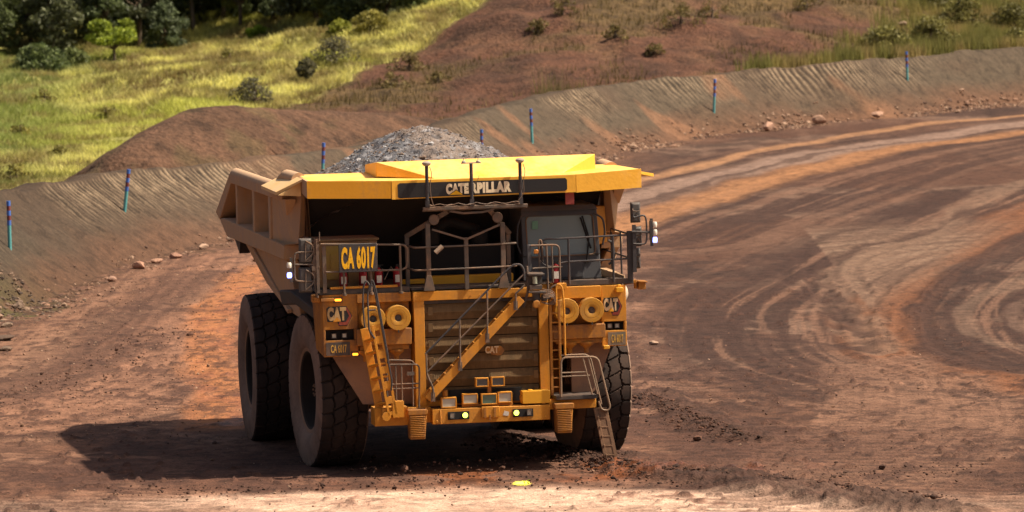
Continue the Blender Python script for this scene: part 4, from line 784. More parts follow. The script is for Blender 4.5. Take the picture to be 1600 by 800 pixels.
for s in (-1, 1):
    q = MB(); X_ = lambda y, d=0: s * (xs(y) + d)
    # bottom beam with its ledge, tail slope, top rail
    def bar(p, q_, w0, h_, m=0): pass
    q.hexa([(X_(.2), .2, 4.61), (X_(8.5), 8.5, 4.61), (X_(9.6), 9.6, 4.97), (X_(9.0), 9.0, 5.02), (X_(.2), .2, 4.95)], [(X_(.2, -.5), .2, 4.61), (X_(8.5, -.5), 8.5, 4.61), (X_(9.6, -.5), 9.6, 4.97), (X_(9.0, -.5), 9.0, 5.02), (X_(.2, -.5), .2, 4.95)])
    q.hexa([(X_(9.6), 9.6, 4.95), (X_(10.2), 10.2, 5.09), (X_(7.9), 7.9, 6.12), (X_(7.7), 7.7, 5.92), (X_(9.3), 9.3, 5.1)], [(X_(9.6, -.45), 9.6, 4.95), (X_(10.2, -.45), 10.2, 5.09), (X_(7.9, -.45), 7.9, 6.12), (X_(7.7, -.45), 7.7, 5.92), (X_(9.3, -.45), 9.3, 5.1)])
    q.hexa([(X_(.3), .3, 5.93), (X_(7.9), 7.9, 5.93), (X_(7.9), 7.9, 6.12), (X_(.3), .3, 6.12)], [(X_(.3, -.3), .3, 5.93), (X_(7.9, -.3), 7.9, 5.93), (X_(7.9, -.3), 7.9, 6.12), (X_(.3, -.3), .3, 6.12)])
    for k, (y, w_) in enumerate([(7.0, .12), (4.5, .16), (2.2, .16)]): q.box(min(X_(y, -.02), X_(y, -.40)), max(X_(y, -.02), X_(y, -.40)), y - w_, y + w_, 4.9, 5.97)
    q.build('side_rail_frame', BODY, T, .015)
    q = MB(); q.tube([(X_(.7, -.15), .7, 6.12), (X_(7.7, -.15), 7.7, 6.13), (X_(7.95, -.15), 7.95, 6.05)], .155, n=16)
    q.tube([(s * 3.55, -.3, 6.42), (s * 3.62, 1.1, 6.42), (s * 3.66, 1.5, 6.3)], .17, n=16)
    q.build('top_rail', BODY, T)
    # flat front bay plate, gusset, lower hull cheek
    q = MB(); q.hexa([(s * 3.86, 2.05, 4.95), (s * 3.86, .2, 4.95), (s * 3.60, -.3, 5.0), (s * 3.50, -.32, 6.1), (s * 3.84, .3, 5.95), (s * 3.86, 2.05, 5.95)], [(s * 3.6, 2.05, 4.95), (s * 3.6, .2, 4.95), (s * 3.42, -.1, 5.0), (s * 3.38, -.12, 6.1), (s * 3.6, .3, 5.95), (s * 3.6, 2.05, 5.95)])
    q.hexa([(s * 3.87, .95, 5.95), (s * 3.87, -.25, 6.0), (s * 3.80, .1, 5.62)], [(s * 3.62, .95, 5.95), (s * 3.62, -.25, 6.0), (s * 3.62, .1, 5.62)])
    q.hexa([(s * 3.80, .25, 4.61), (s * 3.84, 7.4, 4.61), (s * 3.80, 7.4, 4.45), (s * 3.72, 4.5, 3.77), (s * 3.6, 2.2, 3.36), (s * 3.4, .9, 3.2)], [(s * 3.55, .25, 4.61), (s * 3.6, 7.4, 4.61), (s * 3.4, 7.4, 4.4), (s * 3.3, 4.5, 3.72), (s * 3.2, 2.2, 3.3), (s * 3.0, .9, 3.15)])
    q.beam((s * 3.84, 6.2, 4.6), (s * 3.60, 1.5, 3.35), .10, .10, up=(s, 0, 0))
    q.build('side_plate', BODY, T, .012)
    q = MB(); q.hexa([(s * 3.56, 1.5, 6.50), (s * 3.60, -1.25, 6.50), (s * 4.12 + .32 * (s > 0), -.7, 6.20 + .12 * (s > 0)), (s * 4.12, 1.9, 6.20)], [(s * 3.56, 1.5, 6.45), (s * 3.60, -1.25, 6.45), (s * 4.12 + .32 * (s > 0), -.7, 6.13 + .12 * (s > 0)), (s * 4.12, 1.9, 6.13)])
    q.prism_y([(s * 3.6, 6.42), (s * 4.10, 6.14), (s * 3.6, 6.10)], -.95, -.88)
    q.build('deflector_flap', FLAPM if s < 0 else CANY, T)
    q = MB(); q.prism_x([(9.3, 4.5), (8.4, 4.2), (8.2, 4.45), (8.6, 4.6)], s * 3.6, s * 3.85); q.build('mud_flap', DARK, T)

# ---- canopy
q = MB()
q.hexa([(-3.62, -2.30, 6.44), (-1.80, -2.48, 6.44), (2.32, -2.48, 6.44), (3.80, -2.30, 6.48), (3.6, .1, 6.44), (-3.5, .1, 6.44)], [(-3.62, -2.30, 6.50), (-1.80, -2.48, 6.47), (2.32, -2.48, 6.475), (3.80, -2.30, 6.53), (3.6, .1, 6.52), (-3.5, .1, 6.52)])
q.hexa([(-.81, -2.42, 6.47), (1.99, -2.42, 6.47), (2.93, -1.65, 6.52), (-2.00, -1.65, 6.52)], [(-.81, -2.42, 6.485), (1.99, -2.42, 6.485), (2.93, -1.60, 6.86), (-2.00, -1.60, 6.84)])
q.hexa([(-2.0, -1.6, 6.5), (2.93, -1.6, 6.5), (2.93, .05, 6.5), (-2.0, .05, 6.5)], [(-2.0, -1.6, 6.837), (2.93, -1.6, 6.857), (2.93, .05, 6.72), (-2.0, .05, 6.70)])
for x in (-3.3, -1.2, 1.2, 3.3): q.beam((x, -2.3, 6.32), (x, .1, 6.32), .10, .22)
q.beam((-3.4, -1.0, 6.36), (3.5, -1.0, 6.36), .14, .14)
CAN = q.build('canopy', CANY, T, .008)
q = MB()
q.hexa([(-3.65, -2.33, 6.13), (-1.81, -2.53, 6.08), (-1.81, -2.53, 6.468), (-3.65, -2.33, 6.515)], [(-3.65, -2.29, 6.13), (-1.81, -2.49, 6.08), (-1.81, -2.49, 6.468), (-3.65, -2.29, 6.515)])
q.build('canopy_fascia', YEL, CAN)['label'] = 'left fascia panel of the canopy, dull yellow'
MB().hexa([(-1.80, -2.535, 6.06), (2.31, -2.535, 6.08), (2.31, -2.535, 6.465), (-1.80, -2.535, 6.468)], [(-1.80, -2.49, 6.06), (2.31, -2.49, 6.08), (2.31, -2.49, 6.465), (-1.80, -2.49, 6.468)]).build('canopy_fascia', CANY, CAN)
MB().hexa([(2.32, -2.53, 6.07), (3.82, -2.36, 6.12), (3.82, -2.36, 6.535), (2.32, -2.53, 6.47)], [(2.32, -2.49, 6.07), (3.82, -2.32, 6.12), (3.82, -2.32, 6.535), (2.32, -2.49, 6.47)]).build('canopy_fascia', CANY, CAN)
for s in (-1, 1):
    xe = 3.65 if s < 0 else 3.82; MB().hexa([(s * xe, -2.31, 6.13), (s * (xe - .12), .1, 6.2), (s * (xe - .12), .1, 6.5), (s * xe, -2.31, 6.51)], [(s * (xe - .05), -2.31, 6.13), (s * (xe - .17), .1, 6.2), (s * (xe - .17), .1, 6.5), (s * (xe - .05), -2.31, 6.51)]).build('canopy_side', BODY, CAN)
q = MB(); q.prism_y([(-1.67, 6.10), (-1.63, 6.08), (2.06, 6.115), (2.11, 6.15), (2.11, 6.36), (2.07, 6.40), (-1.62, 6.41), (-1.67, 6.38)], -2.547, -2.536); SG = q.build('canopy_sign', SIGNB, CAN)
text_part('lettering', 'CATE', -.60, -.095, 6.125, 6.365, -2.548, CREAM, SG, .008, .075, slant=.005); text_part('lettering', 'RPILLAR', -.055, .86, 6.132, 6.370, -2.548, CREAM, SG, .008, .075, slant=.008)
MB().prism_y([(-.52, 6.118), (-.23, 6.118), (-.375, 6.215)], -2.566, -2.558).build('yellow_triangle', SIGNY, SG)
MB().prism_y([(-.55, 6.112), (-.20, 6.112), (-.375, 6.235)], -2.5578, -2.5562).build('triangle_edge', SIGNB, SG)
MB().box(2.1, 2.3, -2.35, -2.33, 5.80, 6.08).build('red_tab', surf('faded_pink_tab', (.34, .07, .06), .6, .2), CAN, .05, 2)

# ---- deck
q = MB(); q.box(-3.45, -1.42, -2.30, .3, 4.02, 4.10); q.box(-1.4, 1.15, -2.35, -.5, 4.02, 4.08); q.box(1.15, 3.55, -2.25, .6, 4.0, 4.07)
q.box(-3.46, -1.43, -2.36, -2.30, 4.0, 4.12); q.box(2.0, 3.6, -2.33, -2.25, 3.99, 4.11)
q.build('deck', DARK, T, .008)
MB().box(-3.2, -1.7, -2.385, -2.30, 4.12, 4.17).build('toe_board', YELD, T, .006)
MB().box(-2.62, -1.42, -2.42, -2.2, 3.80, 4.0).box(-2.6, -1.45, -2.2, -1.4, 2.9, 3.98).build('fender_panel', YELB, T, .008)
MB().box(1.66, 2.84, -2.42, -2.2, 3.72, 3.98).box(1.7, 2.84, -2.2, -1.4, 2.85, 3.9).build('fender_panel', YELD, T, .008)
MB().box(-.80, 1.03, -1.55, -1.35, 3.95, 4.26).box(-1.5, -.95, -1.5, -1.3, 4.1, 4.2).build('hood_beam', YEL, T, .01)
# hood, turbos and ducts behind the guard rails; black paints in the canopy's shade
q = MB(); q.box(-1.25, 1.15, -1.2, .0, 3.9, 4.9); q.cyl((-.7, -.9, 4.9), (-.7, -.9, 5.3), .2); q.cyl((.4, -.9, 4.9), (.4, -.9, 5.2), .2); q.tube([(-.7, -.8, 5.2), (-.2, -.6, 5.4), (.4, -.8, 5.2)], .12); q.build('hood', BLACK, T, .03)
# ---- fender boxes with lamps and numbers
CREAM3 = surf('dusty_cream_letters', (.42, .27, .12), .6, .25)
def logo(x0, x1, z0, z1, y, par, faded=0):
    W_ = x1 - x0; H2 = z1 - z0; px = lambda a: x0 + W_ * a; pz_ = lambda a: z0 + H2 * a
    base = MB().prism_y([(px(.02), pz_(.25)), (px(.06), pz_(.22)), (px(.42), pz_(.22)), (px(.46), pz_(.0)), (px(.80), pz_(.0)), (px(1), pz_(.5)), (px(.78), pz_(1)), (px(.08), pz_(1)), (px(.0), pz_(.9))], y - .010, y).build('badge', SIGNB, par)
    MB().prism_y([(px(.44), pz_(.04)), (px(.80), pz_(.04)), (px(.97), pz_(.5)), (px(.77), pz_(.96)), (px(.72), pz_(.96)), (px(.88), pz_(.5)), (px(.74), pz_(.20)), (px(.50), pz_(.20))], y - .014, y - .0105).build('red_chevron', REDS, base)
    text_part('lettering', 'CAT', px(.03), px(.76), pz_(.27), pz_(.97), y - .0145, CREAM2 if not faded else CREAM3, base, .006, .07)
    MB().prism_y([(px(.24), pz_(.23)), (px(.56), pz_(.23)), (px(.40), pz_(.46))], y - .025, y - .021).build('yellow_triangle', YEL if not faded else YELD, base); return base
def lamp_round(x, z_, y, r, mat, par, nm='headlight'):
    h = MB().lathe([(r * 1.2, .05), (r * 1.2, -.01), (r * 1.05, -.015), (r, .0)], (x, y, z_), 'y', n=24).build(nm, DARK, par)
    MB().lathe([(0, -.012), (r * .6, -.010), (r, .002)], (x, y - .002, z_), 'y', n=24).build('lens', mat, h); return h
def lamp_box(x0, x1, z0, z1, y, mat, par, nm='work_light', hous=None, d=.14, fr=.025):
    h = MB(); hm = hous or YELD; h.box(x0, x1, y, y + d, z0, z1); h.box(x0, x1, y - .03, y, z1 - fr, z1); h.box(x0, x1, y - .03, y, z0, z0 + fr); h.box(x0, x0 + fr, y - .03, y, z0 + fr, z1 - fr); h.box(x1 - fr, x1, y - .03, y, z0 + fr, z1 - fr)
    o = h.build(nm, hm, par, .004); MB().box(x0 + fr, x1 - fr, y - .010, y - .002, z0 + fr, z1 - fr).build('lens', mat, o); return o
def fender(xl, xr, yf, zb, zt, rec, plate, lg, paint, plated, letter, side):
    q = MB(); q.box(xl, xr, yf, yf + .07, rec[3], zt); q.box(xl, xr, yf, yf + .07, zb, rec[2]); q.box(xl, rec[0], yf, yf + .07, rec[2], rec[3]); q.box(rec[1], xr, yf, yf + .07, rec[2], rec[3])
    q.box(xl + .04, xr - .01, yf + .07, yf + 1.25, rec[3] + .05, zt - .01)
    if side < 0: q.hexa([(xl, yf + .002, zb), (xl, yf + .002, zt - .004), (xl - .16, yf + .55, zt - .004), (xl - .10, yf + .5, zb + .15)], [(xl + .05, yf + .02, zb), (xl + .05, yf + .02, zt - .004), (xl - .08, yf + .6, zt - .004), (xl - .04, yf + .55, zb + .15)])
    else: q.box(xr - .05, xr - .002, yf + .07, yf + 1.2, zb + .1, zt - .01)
    f = q.build('fender_box', paint, T, .008)
    MB().box(rec[0] - .01, rec[1] + .01, yf + .16, yf + .2, rec[2] - .02, rec[3] + .02).box(rec[0] - .01, rec[1] + .01, yf + .07, yf + .16, rec[2] - .02, rec[2] - .005).build('lamp_recess', BLACK, f)
    w_ = rec[1] - rec[0]
    for t_ in (.30, .66): lamp_box(rec[0] + w_ * t_ - .055, rec[0] + w_ * t_ + .055, rec[2] + .045, rec[2] + .155, yf + .06, LAMPG, f, 'lamp', DARK, .08, .014)
    p = MB().box(*plate[:2], yf - .012, yf - .001, *plate[2:]).build('number_plate', plated, f)
    pw = plate[1] - plate[0]; ph = plate[3] - plate[2]; text_part('lettering', 'CA 6017', plate[0] + pw * .2, plate[1] - pw * .14, plate[2] + ph * .2, plate[3] - ph * .18, yf - .0125, letter, p, .005, .02)
    logo(*lg, yf - .001, f, 1 if side < 0 else 0)
    return f
FL = fender(-3.38, -2.61, -2.37, 2.63, 4.0, (-3.33, -2.69, 2.99, 3.23), (-3.33, -2.80, 2.66, 2.95), (-3.30, -2.73, 3.31, 3.74), YELB, DARK, SIGND, -1)
FR = fender(2.85, 3.41, -2.37, 2.62, 3.975, (2.90, 3.36, 2.97, 3.17), (2.98, 3.38, 2.64, 2.93), (2.89, 3.32, 3.30, 3.70), YELD, surf('grey_plate', (.16, .14, .10), .6, .4), SIGND, 1)
def marker(x0, x1, z0, z1, y, par):
    m = MB().box(x0 - .03, x1 + .03, y, y + .04, z0 - .03, z1 + .03).build('marker_lamp', DARK, par); MB().box(x0, x1, y - .05, y - .001, z0, z1).build('lens', AMBER, m, .01)
marker(-3.11, -2.97, 3.86, 3.91, -2.39, FL); marker(-2.75, -2.63, 2.65, 2.70, -2.39, FL); 
m_ = MB().box(3.17, 3.33, -2.5, -2.37, 3.82, 3.93).box(3.21, 3.29, -2.42, -2.38, 3.93, 3.99).build('marker_lamp', YEL, FR, .01); m_ = MB().box(2.86, 2.99, -2.5, -2.37, 2.57, 2.65).build('marker_lamp', YEL, FR, .01)
MB().box(3.42, 3.47, -1.9, -1.8, 2.66, 2.8).build('side_marker', surf('orange_lens', (.5, .12, .02), .3), FR, .01)
# brackets and cameras on arms
q = MB().beam((3.41, -2.1, 3.99), (3.70, -2.1, 4.02), .08, .10).box(3.72, 3.93, -2.25, -1.95, 4.0, 4.03, 0, (0, 4, 0)).box(3.74, 3.90, -2.2, -1.98, 3.84, 4.0); q.cyl((3.69, -2.1, 3.86), (3.69, -2.1, 4.02), .045); q.build('camera_arm', YELB, T, .008)
q = MB().box(-3.60, -3.42, -2.3, -2.1, 3.84, 4.0).box(-3.42, -3.12, -2.42, -2.38, 3.86, 3.93); q.cyl((-3.52, -2.34, 3.92), (-3.52, -2.30, 3.92), .05); q.build('camera_arm', YELB, T, .008)
MB().lathe([(0, -.05), (.2, -.03), (.27, .06), (.29, .2), (.29, .9), (0, .95)], (3.36, -1.6, 3.72), 'y', n=32).build('air_tank', surf('white_tank', (.60, .52, .42), .5, .3), T)
# mud guards in front of the tyres
MB().prism_y([(-3.16, 2.63), (-2.50, 1.53), (-2.10, 1.50), (-1.40, 1.50), (-1.40, 2.83), (-2.4, 2.83)], -2.06, -2.0).build('mudguard', surf('taupe_steel', (.22, .13, .09), .8, .6), T)
MB().prism_y([(3.12, 2.62), (2.72, 1.62), (2.55, 1.50), (2.2, 1.50), (2.2, 2.80), (2.9, 2.80)], -2.06, -2.0).build('mudguard', surf('taupe_steel', (.22, .13, .09), .8, .6), T)
q = MB(); q.hexa([(-4.0, .2, 3.95), (-3.9, -.9, 4.0), (-3.4, -1.9, 3.55), (-3.35, -1.9, 3.3), (-3.8, -.9, 3.7), (-3.95, .2, 3.6)], [(-3.1, .2, 3.95), (-3.1, -.9, 4.0), (-3.1, -1.9, 3.55), (-3.1, -1.9, 3.3), (-3.1, -.9, 3.75), (-3.1, .2, 3.6)]); q.build('wheel_arch', DARK, T, .04, 2)
# ---- air filters
def filt(x, z_, y, r=.275):
    f = MB().lathe([(0, .02), (.07, .02), (.085, -.005), (.09, -.02), (.13, -.03), (r * .62, -.03), (r * .63, -.022), (r * .66, -.022), (r * .67, -.03), (r * .97, -.03), (r, -.02), (r, .30), (r * .9, .32)], (x, y, z_), 'y', n=48, smooth=False).build('air_filter', FILT, T)
    MB().lathe([(0, -.016), (.035, -.016), (.04, -.002), (.078, -.001)], (x, y + .012, z_), 'y', n=24).build('filter_hub', DARK, f); MB().box(x - .01, x + .01, y - .03, y + .05, z_ - r - .05, z_ - r + .02).build('latch', DARK, f)
for x in (-2.30, -1.74): filt(x, 3.455, -2.58)
for x in (2.03, 2.59): filt(x, 3.46, -2.58)
q = MB().box(-2.62, -1.45, -2.30, -1.95, 3.22, 3.80).box(-2.66, -1.44, -2.52, -2.2, 2.86, 3.22).box(-2.58, -1.50, -2.45, -2.2, 2.75, 2.855); q.build('filter_bracket', YELB, T, .012)
q = MB().box(1.68, 2.86, -2.30, -1.95, 3.14, 3.78).box(1.72, 2.90, -2.52, -2.2, 2.83, 3.14).box(1.80, 2.83, -2.45, -2.2, 2.72, 2.825); q.build('filter_bracket', YELB, T, .012)
for x, nm in ((-2.45, 0), (-1.76, 0), (2.12, 0), (2.50, 0)): MB().lathe([(.17, .0), (.17, -.04), (.15, -.07), (.07, -.13), (.055, -.16), (.055, -.25), (0, -.25)], (x, -2.34, 2.75), 'z', n=20).build('dust_valve', YELB, T)
# ---- radiator
q = MB(); q.box(-1.37, -1.14, -2.47, -1.2, 1.45, 3.80); q.box(1.42, 1.63, -2.47, -1.2, 1.45, 3.80); q.box(-1.38, 1.64, -2.48, -1.2, 3.80, 4.0); q.box(-1.14, 1.42, -2.38, -2.3, 1.45, 1.62)
for k in range(3):
    for x in (-1.31, -1.22): q.cyl((x, -2.50, 3.92 - k * .05), (x, -2.48, 3.92 - k * .05), .012, n=6)
for x in (-1.0, -.1, .1, .9, 1.2): q.cyl((x, -2.50, 3.88), (x, -2.48, 3.88), .014, n=6)
RAD = q.build('radiator_frame', YELD, T, .01)
MB().box(-1.14, 1.42, -2.30, -2.2, 1.5, 3.8).build('radiator_core', BLACK, RAD)
MB().box(-1.13, 1.41, -2.40, -2.33, 3.72, 3.798).build('top_grille_strip', DARK, RAD)
zz_ = 3.70
for k in range(6):
    z1 = 3.71 - k * .372; z0 = z1 - .352; zm = (z0 + z1) / 2
    g = MB(); g.hexa([(-1.12, -2.36, z0), (1.40, -2.36, z0), (1.40, -2.405, zm), (-1.12, -2.405, zm)], [(-1.12, -2.32, z0), (1.40, -2.32, z0), (1.40, -2.33, zm), (-1.12, -2.33, zm)])
    g.hexa([(-1.12, -2.405, zm + .002), (1.40, -2.405, zm + .002), (1.40, -2.35, z1), (-1.12, -2.35, z1)], [(-1.12, -2.33, zm + .002), (1.40, -2.33, zm + .002), (1.40, -2.31, z1), (-1.12, -2.31, z1)])
    g.box(-1.12, 1.40, -2.418, -2.40, zm - .012, zm + .012)
    for i in range(64): x = -1.10 + i * .0395; g.hexa([(x, -2.372, z0 + .01), (x + .012, -2.372, z0 + .01), (x + .012, -2.412, zm), (x, -2.412, zm)], [(x, -2.36, z0 + .01), (x + .012, -2.36, z0 + .01), (x + .012, -2.40, zm), (x, -2.40, zm)]); g.hexa([(x, -2.412, zm), (x + .012, -2.412, zm), (x + .012, -2.362, z1 - .01), (x, -2.362, z1 - .01)], [(x, -2.40, zm), (x + .012, -2.40, zm), (x + .012, -2.35, z1 - .01), (x, -2.35, z1 - .01)])
    for x in (-1.05, 1.28): g.box(x, x + .10, -2.43, -2.40, zm - .06, zm + .12)
    g.build('grille_panel', GRIL, RAD)
bd = MB().prism_y([(.22, 2.66), (.22, 2.58), (.33, 2.58), (.36, 2.53), (.56, 2.53), (.64, 2.63), (.56, 2.74), (.22, 2.74)], -2.46, -2.42).build('grille_badge', YELB, RAD, .01)
text_part('lettering', 'CAT', .20, .50, 2.58, 2.74, -2.461, CREAM2, bd, .01, .04)
# dark lower grille openings
MB().box(-.62, .22, -2.44, -2.385, 1.50, 1.80).box(.36, 1.0, -2.44, -2.385, 1.50, 1.80).build('lower_opening', BLACK, RAD)
# ---- bumper
q = MB(); q.box(-1.07, 1.56, -2.80, -2.45, 1.09, 1.42); q.box(-2.35, -1.60, -2.78, -2.2, 1.10, 1.50); q.box(-1.6, -1.07, -2.6, -2.3, 1.12, 1.46); q.box(1.56, 2.62, -2.7, -1.8, 1.30, 1.50)
q.box(.02, .42, -2.86, -2.80, 1.20, 1.44); q.box(-.9, -.88, -2.83, -2.8, 1.09, 1.42)
for x in (-.97, 1.45): q.cyl((x, -2.82, 1.16), (x, -2.8, 1.16), .03, n=8)
BUM = q.build('bumper', YELD, T, .012)
for x0, x1 in ((-.73, -.25), (.72, 1.18)): MB().box(x0, x1, -2.812, -2.802, 1.18, 1.355).build('lamp_panel', BLACK, BUM)
lamp_round(-.345, 1.27, -2.83, .058, HEADL, BUM); lamp_round(.80, 1.275, -2.83, .058, HEADL, BUM)
lamp_box(-.69, -.58, 1.21, 1.33, -2.83, LAMPG, BUM, 'headlight', DARK, .02, .012); lamp_box(1.03, 1.14, 1.21, 1.33, -2.83, LAMPG, BUM, 'headlight', DARK, .02, .012)
MB().box(.07, .12, -2.875, -2.861, 1.20, 1.42).box(.29, .34, -2.875, -2.861, 1.20, 1.42).box(.19, .22, -2.875, -2.861, 1.14, 1.26).build('tow_bracket', YELB, BUM)
MB().prism_y([(.50, 1.23), (.62, 1.21), (.64, 1.30), (.54, 1.33)], -2.806, -2.802).build('sticker', WHITE, BUM)
for (x0, x1, z0, z1, m, y) in [(-.86, -.52, 1.44, 1.67, LAMPG, -2.75), (-.38, -.04, 1.50, 1.73, LAMPG, -2.72), (.03, .38, 1.48, 1.72, LAMPN, -2.78), (.41, .73, 1.50, 1.74, LAMPG, -2.72), (-.08, .21, 1.87, 2.07, LAMPD, -2.72), (.27, .57, 1.87, 2.08, LAMPD, -2.72)]:
    lamp_box(x0, x1, z0, z1, y, m, T, d=.13)
MB().box(-.38, .75, -2.68, -2.6, 1.43, 1.49).box(.20, .28, -2.66, -2.6, 1.45, 2.0).cyl((-.75, -2.6, 1.67), (-.75, -2.6, 1.82), .06).build('lamp_mount', YELB, T, .005)
MB().box(.95, 1.57, -2.80, -2.5, 1.46, 1.74).box(.93, .95, -2.74, -2.55, 1.52, 1.64).box(1.1, 1.2, -2.7, -2.6, 1.74, 1.765).build('battery_box', YEL, T, .02, 2)
def stepbox(xa, xb, top, bot, y):
    xc = (xa + xb) / 2; q = MB(); q.hexa([(xa, y, top), (xb, y, top), (xb - .05, y - .02, bot), (xa + .02, y - .02, bot)], [(xa, y + .35, top), (xb, y + .35, top), (xb - .05, y + .3, bot), (xa + .02, y + .3, bot)])
    for k in range(12): zz = top - .13 - k * (top - bot - .16) / 12; q.box(xa + .015, xb - .045, y - .045, y - .008, zz - .014, zz + .008)
    q.hexa([(xa - .02, y - .04, top - .09), (xb + .01, y - .04, top - .09), (xb + .01, y - .04, top + .02), (xa - .02, y - .04, top + .02)], [(xa - .02, y + .36, top - .09), (xb + .01, y + .36, top - .09), (xb + .01, y + .36, top + .02), (xa - .02, y + .36, top + .02)])
    return q.build('step_box', YELB, T, .008)
stepbox(-1.62, -1.22, 1.43, .80, -2.98); stepbox(1.66, 2.05, 1.43, .80, -2.98)
# ---- diagonal stairway across the grille
def stair():
    q = MB(); a = Vector((-1.17, -2.86, 1.66)); b = Vector((.97, -2.86, 3.80)); a2 = a + Vector((0, .30, 0)); b2 = b + Vector((0, .30, 0))
    q.beam(a, b, .19, .035); q.beam(a2, b2, .19, .035)
    for k in range(1, 13):
        t = k / 13; c = a.lerp(b, t); q.box(c.x - .10, c.x + .11, c.y + .02, c.y + .29, c.z + .03, c.z + .055)
    for p in ((.70, 3.62), (.78, 3.58), (.66, 3.55)): q.cyl((p[0], -2.89, p[1]), (p[0], -2.87, p[1]), .012, n=6)
    s = q.build('stairway', YELD, T, .004)
    h = MB(); y = -2.90; up = [(-1.21, y, 2.66), (.53, y, 4.32), (.80, y, 4.56), (.96, y, 4.56), (1.03, y, 4.45), (1.04, y, 4.2)]
    h.bent(up, .024, 0, .08); h.build('handrail', DRAIL, s)
    h = MB(); h.bent([(-1.06, y, 1.70), (-1.05, y, 1.90), (-1.19, y, 2.22), (-1.19, y, 2.68)], .022); h.tube([(-1.17, y, 2.27), (1.02, y, 4.33)], .02); h.tube([(-.44, y, 2.36), (-.43, y, 3.40)], .022); h.tube([(.18, y, 2.96), (.20, y, 4.0)], .022)
    for x, z_ in ((-1.06, 1.68), (-.44, 2.33), (.18, 2.93), (.83, 3.62)): h.box(x - .045, x + .045, y - .01, y + .03, z_ - .07, z_ + .13)
    h.tube([(.83, y, 3.6), (.84, y, 3.92), (1.05, y, 4.1)], .022)
    h.build('handrail', RAIL, s)
stair()
# ---- inclined ladder at the left front
q = MB()
A_, B_ = Vector((-2.30, -2.98, 3.36)), Vector((-1.98, -2.98, 1.36)); A2, B2 = Vector((-2.52, -2.70, 3.26)), Vector((-2.20, -2.70, 1.30))
def holed(q, a, b, w, n, y0, y1):
    """plate along a line with hexagonal openings: built from edge strips and webs"""
    d = (b - a).normalized(); c = Vector((d.z, 0, -d.x)); e = w * .24; q.beam(a + c * (w / 2 - e / 2), b + c * (w / 2 - e / 2), e, y1 - y0); q.beam(a - c * (w / 2 - e / 2), b - c * (w / 2 - e / 2), e, y1 - y0)
    L_ = (b - a).length; hh = w * .8
    for k in range(n + 1):
        m0 = a + d * (L_ * k / n); lo = max(0, L_ * k / n - (L_ / n - hh) / 2); hi = min(L_, L_ * k / n + (L_ / n - hh) / 2); q.beam(a + d * lo, a + d * hi, w * .54, (y1 - y0) * .9)
holed(q, A_, B_, .22, 6, -.02, .02)
q.beam(A2, B2, .18, .04)
for k in range(1, 7):
    t = k / 7; c = A_.lerp(B_, t); c2 = A2.lerp(B2, t); q.hexa([c + Vector((-.08, 0, .02)), c + Vector((.06, 0, .02)), c2 + Vector((.08, 0, .02)), c2 + Vector((-.08, 0, .02))], [c + Vector((-.08, 0, -.02)), c + Vector((.06, 0, -.02)), c2 + Vector((.08, 0, -.02)), c2 + Vector((-.08, 0, -.02))])
q.cyl((-2.12, -3.0, 1.33), (-2.12, -2.9, 1.33), .10, n=20); q.box(-1.98, -1.73, -3.0, -2.8, 1.30, 1.66); q.box(-2.2, -1.9, -2.94, -2.85, 1.35, 1.5)
LAD = q.build('ladder', YELD, T, .004)
h = MB(); y = -3.0; h.bent([(-2.55, y, 3.3), (-2.58, y, 3.8), (-2.56, y, 4.2), (-2.50, y, 4.36), (-2.40, y, 4.2)], .02); h.bent([(-2.34, y, 3.06), (-2.46, y, 3.24), (-2.47, y, 4.03), (-2.40, y, 4.28), (-2.33, y, 4.2), (-2.19, y, 3.4), (-1.98, y, 2.1), (-2.0, y, 1.9)], .02)
h.bent([(-2.42, y, 4.1), (-2.36, y, 4.38), (-2.28, y, 4.1), (-2.05, y, 2.62), (-2.06, y, 2.5)], .022); h.tube([(-2.45, y, 3.68), (-2.30, y, 3.69)], .016); h.build('handrail', DRAIL, LAD)
h = MB(); y = -2.85
h.bent([(-2.07, y, 2.52), (-2.02, y, 2.56), (-1.50, y, 2.53), (-1.46, y, 2.45)], .018); h.bent([(-2.07, y, 1.55), (-2.07, y, 2.46), (-1.38, y, 2.44), (-1.34, y, 2.36), (-1.37, y, 1.48)], .02, 0, .12); h.tube([(-2.05, y, 2.02), (-1.37, y, 2.02)], .016); h.tube([(-2.05, y, 1.92), (-1.37, y, 1.92)], .014)
for x in (-1.87, -1.74, -1.50): h.tube([(x, y, 2.46), (x, y, 1.52)], .016)
h.box(-1.62, -1.46, y - .02, y + .02, 2.2, 2.28)
h.build('platform_rail', RAIL, T)
# ---- right side: vertical ladder, platform, folding ladder
q = MB(); y = -2.74
for x in (1.635, 1.83): q.box(x - .028, x + .028, y, y + .07, 1.62, 3.72)
for k in range(10): q.box(1.66, 1.80, y + .01, y + .05, 1.78 + k * .205, 1.81 + k * .205)
LR = q.build('ladder', YELB, T, .004); LR['label'] = 'upright orange-brown ladder right of the grille'
h = MB(); h.bent([(1.76, y - .05, 3.6), (1.76, y - .05, 4.0), (1.80, y - .05, 4.1), (1.90, y - .05, 4.02), (1.93, y - .05, 3.6), (1.93, y - .05, 2.5)], .024); h.build('grab_rail', YELD, LR)
q = MB(); q.box(1.70, 2.62, -2.86, -1.9, 1.52, 1.60); q.build('platform', DARK, T, .006)
h = MB(); y = -2.88
h.bent([(1.80, y, 1.60), (1.82, y, 2.38), (1.88, y, 2.46), (2.56, y, 2.45), (2.66, y, 2.38), (2.90, y, 1.32), (2.84, y, 1.24), (2.70, y, 1.27), (2.64, y, 1.46)], .022, 0, .07)
